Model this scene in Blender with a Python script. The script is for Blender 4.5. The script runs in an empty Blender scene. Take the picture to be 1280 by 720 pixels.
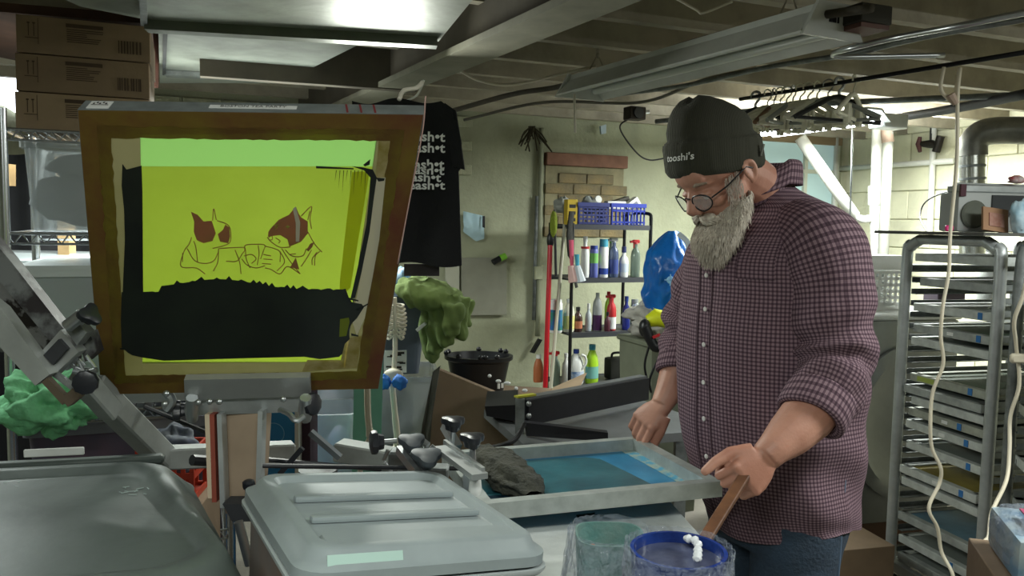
import bpy, bmesh, math, random
from mathutils import Vector, Matrix, Euler, noise
V = Vector
PI = math.pi
random.seed(7)
scene = bpy.context.scene
C = scene.collection

# ------------------------------------------------------------------ camera
CAM_H = 1.55
PITCH = math.atan(.0805); ROLL = math.radians(1.0); FPX = 1000.0
cF = V((0, math.cos(PITCH), -math.sin(PITCH)))
_U = V((0, math.sin(PITCH), math.cos(PITCH)))
cR = V((1, 0, 0)) * math.cos(ROLL) + _U * math.sin(ROLL)
cU = V((1, 0, 0)) * -math.sin(ROLL) + _U * math.cos(ROLL)
cd = bpy.data.cameras.new('camera'); cam = bpy.data.objects.new('camera', cd); C.objects.link(cam)
cd.sensor_width = 36; cd.lens = 36 * FPX / 1280; cd.clip_start = .02
cam.matrix_world = Matrix(((cR.x, cU.x, -cF.x, 0), (cR.y, cU.y, -cF.y, 0), (cR.z, cU.z, -cF.z, CAM_H), (0, 0, 0, 1)))
scene.camera = cam

# ------------------------------------------------------------------ world, lights, exposure
w = bpy.data.worlds.new('world'); scene.world = w; w.use_nodes = True
w.node_tree.nodes['Background'].inputs[0].default_value = (.55, .62, .7, 1)
w.node_tree.nodes['Background'].inputs[1].default_value = .5
scene.view_settings.view_transform = 'Standard'; scene.view_settings.look = 'None'
scene.view_settings.gamma = 1; scene.view_settings.use_curve_mapping = False
scene.view_settings.exposure = 0.0
TH = math.radians(22)
RMAT = Matrix.Rotation(TH, 4, 'Z')           # the room stands 22 degrees round from the view
def room(v, u, z=0): return RMAT @ V((v, u, z))
def lamp(name, loc, power, sx, sy, col=(1, 1, 1), aim=None, rz=0, upk=.45):
    l = bpy.data.lights.new(name, 'AREA'); l.shape = 'RECTANGLE'; l.size = sx; l.size_y = sy; l.energy = power; l.color = col
    o = bpy.data.objects.new(name, l); C.objects.link(o); o.location = loc
    if aim is not None: o.rotation_euler = (V(aim) - V(loc)).to_track_quat('-Z', 'Y').to_euler()
    else:
        o.rotation_euler = (0, 0, rz)
        l2 = l.copy(); l2.energy = power * upk; o2 = bpy.data.objects.new(name, l2); C.objects.link(o2)   # the tubes light the ceiling too
        o2.location = V(loc) - V((0, 0, .02)); o2.rotation_euler = (PI, 0, rz)
    return o
WARM = (1, .98, .92); COOL = (.9, .97, 1)
lamp('fluorescent_front', room(-.3, .2, 2.16), 31, 1.3, .25, (.94, 1, .95), rz=TH, upk=.4)
lamp('fluorescent_rear', room(.1, 3.4, 1.97), 48, 1.0, .15, (.93, 1, .93), rz=TH, upk=.07)
lamp('fluorescent_left', room(-1.2, 3.3, 1.9), 24, 1.2, .15, (.9, 1, .95), rz=TH, upk=.07)
lamp('screen_backlight', (-.46, 2.75, 1.92), 9.5, .24, .24, (.96, 1, .9), aim=(-.36, 1.5, 1.5))  # added light, hidden behind the raised screen to shine through its stencil
lamp('fluorescent_right', room(3.6, 3.6, 2.12), 108, 1.2, .2, (.95, 1, .97), rz=TH)
lamp('fluorescent_side', room(2.6, .6, 2.14), 55, 1.2, .2, (.95, 1, .97), rz=TH)

# ------------------------------------------------------------------ picture point -> place
def ray(x, y): return cF + cR * ((x - 640) / FPX) - cU * ((y - 360) / FPX)
def P(x, y, Y):
    d = ray(x, y); return d * (Y / d.y) + V((0, 0, CAM_H))
def Pz(x, y, z):
    d = ray(x, y); return d * ((z - CAM_H) / d.z) + V((0, 0, CAM_H))
def onplane(x, y, p0, n):
    d = ray(x, y); o = V((0, 0, CAM_H)); return o + d * ((p0 - o).dot(n) / d.dot(n))

# ------------------------------------------------------------------ materials
def lin(h):
    h = h.lstrip('#'); r = [int(h[i:i + 2], 16) / 255 for i in (0, 2, 4)]
    return [c / 12.92 if c <= .04045 else ((c + .055) / 1.055) ** 2.4 for c in r]
_mats = {}
def mat(name, col, rough=.6, metal=0, mottle=0, scale=8, col2=None, bump=0, bscale=60, spec=.5, trans=0, alpha=1, transl=0, emit=0, coat=0, sharp=0, ior=1.45):
    if name in _mats: return _mats[name]
    m = bpy.data.materials.new(name); m.use_nodes = True; nt = m.node_tree; N = nt.nodes; L = nt.links
    b = N['Principled BSDF']; out = N['Material Output']
    c = lin(col)
    b.inputs['Base Color'].default_value = (*c, 1); b.inputs['Roughness'].default_value = rough; b.inputs['Metallic'].default_value = metal
    b.inputs['Specular IOR Level'].default_value = spec; b.inputs['IOR'].default_value = ior
    if trans: b.inputs['Transmission Weight'].default_value = trans
    if alpha < 1: b.inputs['Alpha'].default_value = alpha
    if coat: b.inputs['Coat Weight'].default_value = coat
    tc = None
    colsock = None
    if mottle or col2 or bump:
        tc = N.new('ShaderNodeTexCoord')
    if mottle or col2:
        n = N.new('ShaderNodeTexNoise'); n.inputs['Scale'].default_value = scale; n.inputs['Detail'].default_value = 6; n.inputs['Roughness'].default_value = .6
        L.new(tc.outputs['Object'], n.inputs['Vector'])
        r = N.new('ShaderNodeValToRGB')
        a = lin(col2) if col2 else [x * (1 - mottle) for x in c]
        r.color_ramp.elements[0].position = .35 + sharp * .12; r.color_ramp.elements[1].position = .65 - sharp * .12
        r.color_ramp.elements[0].color = (*a, 1); r.color_ramp.elements[1].color = (*([min(1, x * (1 + mottle * .5)) for x in c]), 1)
        L.new(n.outputs['Fac'], r.inputs['Fac']); L.new(r.outputs['Color'], b.inputs['Base Color']); colsock = r.outputs['Color']
    if bump:
        n2 = N.new('ShaderNodeTexNoise'); n2.inputs['Scale'].default_value = bscale; n2.inputs['Detail'].default_value = 4
        L.new(tc.outputs['Object'], n2.inputs['Vector'])
        bp = N.new('ShaderNodeBump'); bp.inputs['Strength'].default_value = bump; bp.inputs['Distance'].default_value = .01
        L.new(n2.outputs['Fac'], bp.inputs['Height']); L.new(bp.outputs['Normal'], b.inputs['Normal'])
    if emit:
        b.inputs['Emission Color'].default_value = (*c, 1); b.inputs['Emission Strength'].default_value = emit
    if transl:
        t = N.new('ShaderNodeBsdfTranslucent'); t.inputs['Color'].default_value = (*c, 1)
        if colsock: L.new(colsock, t.inputs['Color'])
        mx = N.new('ShaderNodeMixShader'); mx.inputs[0].default_value = transl
        L.new(b.outputs[0], mx.inputs[1]); L.new(t.outputs[0], mx.inputs[2]); L.new(mx.outputs[0], out.inputs['Surface'])
    _mats[name] = m; return m
def film(name, col, clear=.6, rough=.15, bump=.6, bscale=35):
    """thin plastic: part transparent, part glossy"""
    if name in _mats: return _mats[name]
    m = bpy.data.materials.new(name); m.use_nodes = True; nt = m.node_tree; N = nt.nodes; L = nt.links
    b = N['Principled BSDF']; out = N['Material Output']; b.inputs['Base Color'].default_value = (*lin(col), 1); b.inputs['Roughness'].default_value = rough
    tr = N.new('ShaderNodeBsdfTransparent'); mx = N.new('ShaderNodeMixShader'); mx.inputs[0].default_value = clear
    tc = N.new('ShaderNodeTexCoord'); n2 = N.new('ShaderNodeTexNoise'); n2.inputs['Scale'].default_value = bscale; L.new(tc.outputs['Object'], n2.inputs['Vector'])
    bp = N.new('ShaderNodeBump'); bp.inputs['Strength'].default_value = bump; bp.inputs['Distance'].default_value = .02
    L.new(n2.outputs['Fac'], bp.inputs['Height']); L.new(bp.outputs['Normal'], b.inputs['Normal'])
    L.new(b.outputs[0], mx.inputs[1]); L.new(tr.outputs[0], mx.inputs[2]); L.new(mx.outputs[0], out.inputs['Surface'])
    _mats[name] = m; return m
def emis(name, col, s):
    if name in _mats: return _mats[name]
    m = bpy.data.materials.new(name); m.use_nodes = True; N = m.node_tree.nodes
    e = N.new('ShaderNodeEmission'); e.inputs[0].default_value = (*lin(col), 1); e.inputs[1].default_value = s
    m.node_tree.links.new(e.outputs[0], N['Material Output'].inputs['Surface']); _mats[name] = m; return m
def check_mat():
    m = bpy.data.materials.new('gingham_shirt_cloth'); m.use_nodes = True; nt = m.node_tree; N = nt.nodes; L = nt.links
    b = N['Principled BSDF']; b.inputs['Roughness'].default_value = .9; b.inputs['Specular IOR Level'].default_value = .15
    uv = N.new('ShaderNodeUVMap'); uv.uv_map = 'UVMap'; sp = N.new('ShaderNodeSeparateXYZ'); L.new(uv.outputs[0], sp.inputs[0])
    def stripe(sock, per, duty):
        a = N.new('ShaderNodeMath'); a.operation = 'DIVIDE'; a.inputs[1].default_value = per; L.new(sock, a.inputs[0])
        f = N.new('ShaderNodeMath'); f.operation = 'FRACT'; L.new(a.outputs[0], f.inputs[0])
        g = N.new('ShaderNodeMath'); g.operation = 'LESS_THAN'; g.inputs[1].default_value = duty; L.new(f.outputs[0], g.inputs[0]); return g.outputs[0]
    s1 = stripe(sp.outputs[0], .0098, .45); s2 = stripe(sp.outputs[1], .0098, .45)
    ad = N.new('ShaderNodeMath'); ad.operation = 'ADD'; L.new(s1, ad.inputs[0]); L.new(s2, ad.inputs[1])
    dv = N.new('ShaderNodeMath'); dv.operation = 'MULTIPLY'; dv.inputs[1].default_value = .5; L.new(ad.outputs[0], dv.inputs[0])
    r = N.new('ShaderNodeValToRGB'); r.color_ramp.interpolation = 'CONSTANT'
    e = r.color_ramp.elements; e[0].position = 0; e[0].color = (*lin('8a737b'), 1); e[1].position = .3; e[1].color = (*lin('604c56'), 1)
    q = e.new(.8); q.color = (*lin('44343d'), 1)
    L.new(dv.outputs[0], r.inputs[0]); L.new(r.outputs[0], b.inputs['Base Color'])
    return m

ALU = mat('aluminium', 'b4b9b9', .42, .45, mottle=.15, scale=14, bump=.08)
ALU_D = mat('dull_aluminium', '7c8180', .5, .5, mottle=.35, scale=20, bump=.1)
STEEL = mat('steel', 'b0b4b6', .3, .9)
GALV = mat('galvanised_sheet', '8e938a', .5, .2, mottle=.3, scale=5, bump=.12, bscale=18)
BLACKP = mat('black_plastic', '17181b', .4)
BLACKM = mat('black_metal', '141518', .45, .3)
DKGREY = mat('dark_grey', '2c2e31', .6, mottle=.3)
WHITEP = mat('white_plastic', 'dcdedb', .4, mottle=.08)
RUBBER = mat('black_rubber', '101113', .7)
CARD = mat('cardboard', '84705a', .85, mottle=.12, scale=6, bump=.1)
CARD2 = mat('light_cardboard', '9c866c', .85, mottle=.12, scale=6)
INKBLK = mat('ink_print', '2a241f', .8)
GREYLID = mat('light_grey_polypropylene', '8d9799', .42, mottle=.1, scale=7, bump=.05, bscale=25)
DARKLID = mat('dark_grey_polyethylene', '4b5350', .4, mottle=.22, scale=6, bump=.15, bscale=14)
CREAM = mat('cream_painted_block', 'd9d8bd', .75, mottle=.14, scale=3, bump=.35, bscale=45)
SAGE = mat('old_sage_paint', 'a3a68c', .8, mottle=.18, scale=2.2, bump=.4, bscale=40)
SAGEB = mat('old_sage_painted_brick', 'acae93', .8, mottle=.28, scale=9, bump=.5, bscale=70)
WOODC = mat('dusty_joist_wood', 'a69f8e', .85, mottle=.25, scale=5, bump=.3, bscale=30)
DECK = mat('ceiling_boards', 'a59d8c', .9, mottle=.25, scale=3)
WOODL = mat('pale_raw_wood', 'a88b62', .7, mottle=.25, scale=9)
FLOORM = mat('worn_concrete', '6b675f', .8, mottle=.3, scale=3, bump=.3)

# ------------------------------------------------------------------ mesh builder
class MB:
    def __init__(s, m=None): s.b = bmesh.new(); s.m = m or Matrix(); s.uv = None
    def _v(s, co): return s.b.verts.new(s.m @ V(co))
    def box(s, c, d, rot=None, bev=0, seg=1):
        M = Matrix.Translation(V(c)) @ (rot.to_4x4() if rot is not None else Matrix()) @ Matrix.Diagonal((d[0], d[1], d[2], 1))
        r = bmesh.ops.create_cube(s.b, size=1, matrix=s.m @ M)
        if bev:
            es = list({e for v in r['verts'] for e in v.link_edges})
            bmesh.ops.bevel(s.b, geom=es, offset=bev, segments=seg, affect='EDGES', profile=.6)
        return s
    def bar(s, a, b, wx, wz, up=(0, 0, 1), bev=0):
        """a box along a->b, wx wide across, wz along up"""
        a = V(a); b = V(b); y = (b - a); Ln = y.length; y.normalize(); x = y.cross(V(up)).normalized(); z = x.cross(y)
        R = Matrix((x, y, z)).transposed()
        return s.box((a + b) / 2, (wx, Ln, wz), R, bev)
    def tube(s, pts, r, n=8, cap=True, flat=None):
        pts = [V(p) for p in pts]; k = len(pts)
        rs = r if isinstance(r, (list, tuple)) else [r] * k
        t0 = (pts[1] - pts[0]).normalized(); x = t0.orthogonal().normalized(); rings = []
        for i, p in enumerate(pts):
            t = ((pts[min(i + 1, k - 1)] - p).normalized() + (p - pts[max(i - 1, 0)]).normalized())
            t = t.normalized() if t.length > 1e-9 else t0
            x = (x - t * x.dot(t)).normalized(); y = t.cross(x)
            rings.append([s._v(p + (x * math.cos(a) + y * math.sin(a) * (flat or 1)) * rs[i]) for a in (2 * PI * j / n for j in range(n))])
        s._skin(rings, cap); return s
    def _skin(s, rings, cap=True, loop=False):
        n = len(rings[0])
        prs = list(zip(rings[:-1], rings[1:])) + ([(rings[-1], rings[0])] if loop else [])
        for A, B in prs:
            for j in range(n):
                try: s.b.faces.new((A[j], A[(j + 1) % n], B[(j + 1) % n], B[j]))
                except ValueError: pass
        if cap and not loop:
            for q in (rings[0][::-1], rings[-1]):
                try: s.b.faces.new(q)
                except ValueError: pass
    def loft(s, rings, cap=True, loop=False):
        s._skin([[s._v(p) for p in r] for r in rings], cap, loop); return s
    def lathe(s, prof, n=20, c=(0, 0, 0), M=None, sx=1, sy=1, cap=True):
        M = M or Matrix()
        s.loft([[V(c) + (M @ V((r * sx * math.cos(2 * PI * j / n), r * sy * math.sin(2 * PI * j / n), z))) for j in range(n)] for r, z in prof], cap); return s
    def cyl(s, a, b, r, n=16): return s.tube([a, b], r, n)
    def ell(s, c, r, M=None, n=16, m=10):
        T = Matrix.Translation(V(c)) @ (M.to_4x4() if M is not None else Matrix()) @ Matrix.Diagonal((r[0], r[1], r[2], 1))
        bmesh.ops.create_uvsphere(s.b, u_segments=n, v_segments=m, radius=1, matrix=s.m @ T); return s
    def prism(s, poly, n, th):
        """poly: 3D points of a plane outline, thickened by th along n"""
        a = [s._v(p) for p in poly]; b = [s._v(V(p) + V(n) * th) for p in poly]; k = len(poly)
        for q in (a[::-1], b):
            try: s.b.faces.new(q)
            except ValueError: pass
        for i in range(k): s.b.faces.new((a[i], a[(i + 1) % k], b[(i + 1) % k], b[i]))
        return s
    def grid(s, f, nu, nv, wrapu=False):
        vs = [[s._v(f(i / nu, j / nv)) for i in range(nu if wrapu else nu + 1)] for j in range(nv + 1)]
        K = len(vs[0])
        for j in range(nv):
            for i in range(K if wrapu else nu): s.b.faces.new((vs[j][i], vs[j][(i + 1) % K], vs[j + 1][(i + 1) % K], vs[j + 1][i]))
        return s
    def add(s, me, M=None):
        """append a mesh (text) placed by M"""
        M = s.m @ (M or Matrix()); vs = [s.b.verts.new(M @ v.co) for v in me.vertices]
        for p in me.polygons:
            try: s.b.faces.new([vs[i] for i in p.vertices])
            except ValueError: pass
        return s
    def mesh(s, name, smooth=None, inv=None):
        if inv is not None: s.b.transform(inv)
        bmesh.ops.recalc_face_normals(s.b, faces=s.b.faces)
        me = bpy.data.meshes.new(name); s.b.to_mesh(me); s.b.free()
        if smooth:
            me.polygons.foreach_set('use_smooth', [True] * len(me.polygons))
            if smooth != 'all': me.set_sharp_from_angle(angle=math.radians(40))
        return me
def tag(o, label=None, cat=None, group=None, kind=None):
    for k, v in (('label', label), ('category', cat), ('group', group), ('kind', kind)):
        if v: o[k] = v
    return o
WM = {}
def rootm(o):
    while o.parent: o = o.parent
    return WM.get(o.name, Matrix())
def thing(name, label, cat, loc=(0, 0, 0), rz=0, group=None, kind=None):
    o = bpy.data.objects.new(name, None); C.objects.link(o); o.empty_display_size = .05
    M = Matrix.Translation(V(loc)) @ Matrix.Rotation(rz, 4, 'Z'); o.matrix_world = M; WM[o.name] = M
    return tag(o, label, cat, group, kind)
def part(name, mb, m, parent, world=False, smooth=True, label=None, kind=None):
    """one child mesh; geometry in the thing's own frame, or in the world's with world=True"""
    me = mb.mesh(name, smooth, rootm(parent).inverted() if world else None); me.materials.append(m)
    o = bpy.data.objects.new(name, me); C.objects.link(o); o.parent = parent
    return tag(o, label, None, None, kind)
def solo(name, label, cat, mb, m, loc=(0, 0, 0), rz=0, group=None, kind=None, world=False, smooth=True):
    """a thing that is one mesh"""
    M = Matrix.Translation(V(loc)) @ Matrix.Rotation(rz, 4, 'Z')
    me = mb.mesh(name, smooth, M.inverted() if world else None); me.materials.append(m)
    o = bpy.data.objects.new(name, me); C.objects.link(o); o.matrix_world = M; WM[o.name] = M
    return tag(o, label, cat, group, kind)
def inst(name, me, parent, M=None, label=None):
    o = bpy.data.objects.new(name, me); C.objects.link(o); o.parent = parent
    if M is not None: o.matrix_local = M
    return tag(o, label)
def fbm(p, s=1, seed=0):
    q = V(p) * s * .7 + V((seed * 7.3, seed * 3.1, seed)); return noise.noise(q) * .7 + noise.noise(q * 2.3) * .25 + noise.noise(q * 5) * .08
def crum(p, s=1, seed=0):
    q = V(p) * s + V((seed * 5.1, seed * 2.3, seed)); return (1 - 2.4 * abs(noise.noise(q))) * .6 + (1 - 2.6 * abs(noise.noise(q * 2.1 + V((3, 1, 7))))) * .3
def text(s, size=.1, depth=0, bold=0):
    cu = bpy.data.curves.new('t', 'FONT'); cu.body = s; cu.size = size; cu.extrude = depth; cu.align_x = 'CENTER'; cu.align_y = 'CENTER'; cu.resolution_u = 2; cu.offset = bold
    ob = bpy.data.objects.new('t', cu); C.objects.link(ob); dg = bpy.context.evaluated_depsgraph_get(); dg.update()
    me = bpy.data.meshes.new_from_object(ob.evaluated_get(dg)); bpy.data.objects.remove(ob); return me
TXT = {k: text(k, *a) for k, a in {"BOSTON TEA PARTY": (.012,), "yeash*t": (.05, 0, .0012), "yeash\u2022t": (.05, 0, .0012), "tooshi's": (.026, 0, .0004), 'TAPE': (.03,), 'CLEAN': (.02,), 'AB-2': (.01,)}.items()}
def basis(x, y, o=(0, 0, 0)):
    x = V(x).normalized(); y = V(y); z = x.cross(y).normalized(); y = z.cross(x)
    M = Matrix((x, y, z)).transposed().to_4x4(); M.translation = V(o); return M
def scatterline(a, b, k): return [V(a).lerp(V(b), i / (k - 1)) for i in range(k)]
def bez(pts, k=24):
    """Catmull-Rom through pts"""
    p = [V(q) for q in pts]; p = [p[0] * 2 - p[1]] + p + [p[-1] * 2 - p[-2]]; out = []
    for i in range(1, len(p) - 2):
        for j in range(k):
            t = j / k; a, b, c, d = p[i - 1:i + 3]
            out.append(.5 * ((2 * b) + (c - a) * t + (2 * a - 5 * b + 4 * c - d) * t * t + (3 * b - a - 3 * c + d) * t ** 3))
    out.append(p[-2]); return out

def voxel(mb, name, size, smooth_it=6, fac=.5):
    """fuse overlapping closed pieces into one continuous skin"""
    me = mb.mesh(name); ob = bpy.data.objects.new('tmp', me); C.objects.link(ob)
    r = ob.modifiers.new('r', 'REMESH'); r.mode = 'VOXEL'; r.voxel_size = size; r.use_smooth_shade = True
    s = ob.modifiers.new('s', 'SMOOTH'); s.iterations = smooth_it; s.factor = fac
    dg = bpy.context.evaluated_depsgraph_get(); dg.update()
    out = bpy.data.meshes.new_from_object(ob.evaluated_get(dg)); bpy.data.objects.remove(ob); out.name = name; return out
# ================================================================== THE SETTING
UB, VR, ZJ, ZC = 4.98, 4.82, 2.24, 2.42
VL, UF = -3.0, -2.2
nU = room(0, 1); nV = room(1, 0)
def WB(x, y, off=0): return onplane(x, y, room(0, UB - off), nU)
def WR(x, y, off=0): return onplane(x, y, room(VR - off, 0), nV)
def rbox(v0, v1, u0, u1, z0, z1):
    return MB(RMAT).box(((v0 + v1) / 2, (u0 + u1) / 2, (z0 + z1) / 2), (v1 - v0, u1 - u0, z1 - z0))
def struct(name, mb, m, smooth=False):
    me = mb.mesh(name, smooth); me.materials.append(m); o = bpy.data.objects.new(name, me); C.objects.link(o); o['kind'] = 'structure'; return o
struct('floor', rbox(VL, VR, UF, UB, -.1, 0), FLOORM)
ceil = struct('ceiling', rbox(VL, VR, UF, UB, ZC, ZC + .1), DECK)
struct('wall_left', rbox(VL - .15, VL, UF, UB, 0, ZC), SAGE)
struct('wall_front', rbox(VL, VR, UF - .15, UF, 0, ZC), SAGE)
wb = struct('wall_back', rbox(VL, VR + .1, UB, UB + .2, 0, ZC), SAGE)
wr = struct('wall_right', rbox(VR, VR + .2, UF, UB, 0, ZC), CREAM)
# joists
u = .9; k = 0
jm = None
while u < UB - .1:
    me = rbox(VL, VR, -.022, .022, ZJ, ZC).mesh('joist'); me.materials.append(WOODC)
    if jm is None: jm = me
    inst('joist', jm, ceil, Matrix.Translation(room(0, u))); u += .385
# bricks of the back wall: painted courses above z 1.8
brick = MB(RMAT).box((0, 0, 0), (.208, .04, .067), bev=.006).mesh('brick', False); brick.materials.append(SAGEB)
row = 0; z = 1.815
random.seed(3)
while z < 2.20:
    v = -.25 + (row % 2) * .11
    while v < 1.62:
        # leave the bricked-in opening free
        if not (.78 < v < 1.38): inst('brick', brick, wb, Matrix.Translation(room(v + random.uniform(-.003, .003), UB - .006 + random.uniform(-.004, .003), z)))
        v += .218
    z += .077; row += 1
brick2 = MB(RMAT).box((0, 0, 0), (.207, .03, .067), bev=.004).mesh('brick', False)
brick2.materials.append(mat('dusty_unpainted_brick', '80714f', .9, mottle=.35, scale=6, col2='6a6350', bump=.4))
a0 = WB(681, 230); a1 = WB(778, 245)
v0 = a0.dot(nV); v1 = a1.dot(nV); part('mortar_panel', MB(RMAT).box(((v0 + v1) / 2, UB - .002, 1.72), (v1 - v0, .012, .48)), mat('old_mortar', '8a8468', .9, mottle=.25), wb, smooth=False)
z = 1.50; row = 0
while z < WB(730, 215).z - .03:
    v = v0 + .1 + (row % 2) * .1
    while v < v1 - .05:
        inst('brick', brick2, wb, Matrix.Translation(room(v, UB - .004 + random.uniform(-.004, .004), z)), None); v += .213
    z += .073; row += 1
zl = WB(730, 201).z
m = MB(RMAT).box(((v0 + v1) / 2, UB - .02, zl), (v1 - v0 + .02, .06, .085), bev=.004)
part('lintel', m, mat('red_brown_lintel', '7d5a49', .85, mottle=.2, scale=12), wb)
# a flaking band of bare plaster
# blocks of the right wall
blk = MB(RMAT).box((0, 0, 0), (.03, .396, .198), bev=.004).mesh('block', False); blk.materials.append(CREAM)
z = .1; row = 0
while z < ZC:
    u = 2.9 + (row % 2) * .2
    while u < UB - .15:
        inst('block', blk, wr, Matrix.Translation(room(VR - .006 + random.uniform(-.002, .002), u, z))); u += .402
    z += .204; row += 1
# back-right window: frosted, with a brown head and a bar
w1 = thing('window_1', None, None, room(0, 0), 0, kind='structure')
wa = WB(950, 176, .03); wc = WB(1038, 276, .03)
va, vc = wa.dot(nV), wc.dot(nV)
za, zb_ = wa.z, wc.z
GL = mat('frosted_blue_pane', 'a9c4c4', .3, emit=.35)
for (p0, p1, q0, q1) in ((va, va + .42, zb_, za - .22), (va + .44, vc, zb_, za - .22), (va, va + .42, za - .2, za), (va + .44, vc, za - .2, za)):
    part('pane', rbox(p0, p1, UB - .03, UB - .015, q0, q1), GL, w1)
f = MB(RMAT)
f.box(((va + vc) / 2, UB - .03, za + .035), (vc - va + .1, .07, .07)); part('head', f, mat('brown_window_head', '8d7a5e', .7), w1)
f = MB(RMAT).box((va + .43, UB - .03, (za + zb_) / 2), (.03, .05, za - zb_)); f.box((vc + .02, UB - .03, (za + zb_) / 2), (.04, .05, za - zb_)); f.box(((va + vc) / 2, UB - .03, za - .21), (vc - va, .045, .03))
part('frame', f, mat('window_frame_paint', 'c9cdbd', .5), w1)
# left window far behind the carton shelf
w2 = thing('window_2', None, None, room(0, 0), 0, kind='structure')
b0 = WB(-40, 82, .03); b1 = WB(27, 145, .03)
m = MB().prism([WB(-50, 84, .02), WB(16, 84, .02), WB(28, 112, .02), WB(27, 146, .02), WB(5, 132, .02), WB(-50, 128, .02)], nU, -.01)
part('pane', m, emis('daylit_pane', 'eef6ff', 5), w2)
m = MB().prism([WB(-55, 58, .02), WB(27, 62, .02), WB(26, 76, .02), WB(-55, 76, .02)], nU, -.03)
part('sill', m, WOODL, w2)
# big beam
beam = struct('ceiling_beam', MB().bar(P(500, 90, 3.42) + V((-1.05, 2.14, 0)), V((1.65, -.9, 2.19)), .02, .02), WOODC)
bpy.data.objects.remove(beam)
A = V((-.52, 3.42, 0)); B = V((.175, 2.09, 0)); d = (B - A).normalized(); A2 = A - d * 2.0; B2 = B + d * 3.2
bm_ = thing('ceiling_beam', None, None, (0, 0, 0), kind='structure')
BEAMP = mat('dusty_beam_face', '5a544a', .85, mottle=.25, scale=4)
part('web', MB().bar(A2 + V((0, 0, 2.27)), B2 + V((0, 0, 2.27)), .05, .3), BEAMP, bm_, smooth=False)
part('bottom_flange', MB().bar(A2 + V((0, 0, 2.11)), B2 + V((0, 0, 2.11)), .15, .022), mat('pale_flange', '7d7b6c', .7, mottle=.2), bm_, smooth=False)
# a boxed crossbeam butting into the big beam from the left
cb0, cb1 = P(250, 80, 3.15), P(520, 80, 3.42)
part('crossbeam', MB().bar(V((cb0.x, cb0.y, 2.265)), V((cb1.x, cb1.y, 2.265)), .05, .34), BEAMP, bm_, smooth=False)
# ducts
DUCT = GALV
t = thing('air_duct', 'wide galvanised sheet-metal air duct crossing the ceiling at top left, nearest the camera', 'duct', Pz(365, 20, 2.1), TH)
part('casing', MB().prism([Pz(183, 30, 2.1), Pz(548, 52, 2.1), Pz(640, -60, 2.1), Pz(140, -120, 2.1)], (0, 0, 1), .13), DUCT, t, True, False)
part('flange', MB().bar(Pz(183, 32, 2.088), Pz(546, 53, 2.088), .05, .03), mat('duct_flange', '62675f', .5, .3, mottle=.2), t, True, False)
part('seam', MB().bar(Pz(180, 28, 2.095), Pz(176, -60, 2.095), .018, .02), ALU_D, t, True, False)
t = thing('air_duct', 'galvanised duct running back from the crossing duct above the raised screen', 'duct', Pz(290, 80, 2.15), TH)
part('casing', MB().prism([Pz(198, 40, 2.16), Pz(470, 45, 2.16), Pz(352, 104, 2.16), Pz(200, 104, 2.16)], (0, 0, 1), .075), DUCT, t, True, False)
part('cleat', MB().bar(Pz(207, 92, 2.148), Pz(350, 100, 2.148), .06, .02), ALU_D, t, True, False)
part('cleat', MB().bar(Pz(207, 35, 2.148), Pz(205, 92, 2.148), .012, .015), DKGREY, t, True, False)
t = solo('duct_elbow', 'tapered duct offset of pale sheet metal at the very top left', 'duct', MB().prism([Pz(60, -10, 2.12), Pz(182, -20, 2.12), Pz(180, 24, 2.12), Pz(100, 8, 2.12)], (0, 0, 1), .11), DUCT, Pz(130, 0, 2.12), world=True, smooth=False)
solo('ceiling_board', 'dark brown dusty board fixed under the joists at the top left', 'board', MB().prism([Pz(-60, 10, 2.2), Pz(190, 30, 2.2), Pz(196, 110, 2.2), Pz(-60, 60, 2.2)], (0, 0, 1), .03), mat('dark_brown_board', '4a3328', .8, mottle=.3), Pz(60, 40, 2.2), world=True, smooth=False)
solo('wood_plank', 'raw yellowish timber plank lying behind the cartons at the top left', 'plank', MB().prism([P(-60, 55, 4.1), P(27, 60, 4.1), P(27, 78, 4.1), P(-60, 74, 4.1)], (0, 1, 0), .04), WOODL, P(0, 66, 4.1), world=True, smooth=False)
solo('joist_hanger', 'brown steel plate with pale stripes between cartons and duct', 'plate', MB().prism([P(172, 40, 3.2), P(194, 40, 3.2), P(194, 108, 3.2), P(172, 108, 3.2)], (0, 1, 0), .03), mat('red_brown_plate', '5d3a30', .7, mottle=.3), P(183, 108, 3.2), world=True, smooth=False)

# ceiling pipework
def pipe(name, label, pts, r, m, cat='pipe', k=10, n=10):
    pts = bez(pts, k) if len(pts) > 2 else pts
    return solo(name, label, cat, MB().tube(pts, r, n), m, pts[0], world=True, smooth='all')
WHITEC = mat('white_cable_jacket', 'cfc9b8', .5)
pipe('hanging_rod', 'thin dark steel rod under the joists that carries the clothes hangers', [P(925, 124, 3.45), Pz(1290, 64, P(925, 124, 3.45).z)], .008, BLACKM, 'rod')
pipe('electrical_conduit', 'bright bent metal conduit curving in from the top right corner', [P(1290, 14, 1.9), P(1200, 32, 2.0), P(1120, 47, 2.2), P(1065, 60, 2.3), P(1042, 67, 2.4), P(1060, 71, 2.42), P(1180, 69, 2.45)], .008, STEEL)
pipe('electrical_conduit', 'duller conduit running beside the bright bent one at top right', [P(1290, 22, 1.95), P(1160, 45, 2.2), P(1060, 68, 2.5), P(960, 84, 2.9), P(850, 108, 3.5), P(740, 122, 4.3)], .009, ALU_D)
pipe('gas_pipe', 'black iron pipe running under the joists along the top of the right wall', [P(1290, 116, 3.2), P(1180, 138, 3.9), P(1085, 152, 4.6)], .022, DKGREY)
pipe('water_pipe', 'thin grey pipe along the right wall just above the black gas pipe', [P(1290, 118, 3.4), P(1130, 125, 3.7), P(1000, 132, 4.1), P(820, 152, 4.7)], .014, ALU_D)
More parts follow.
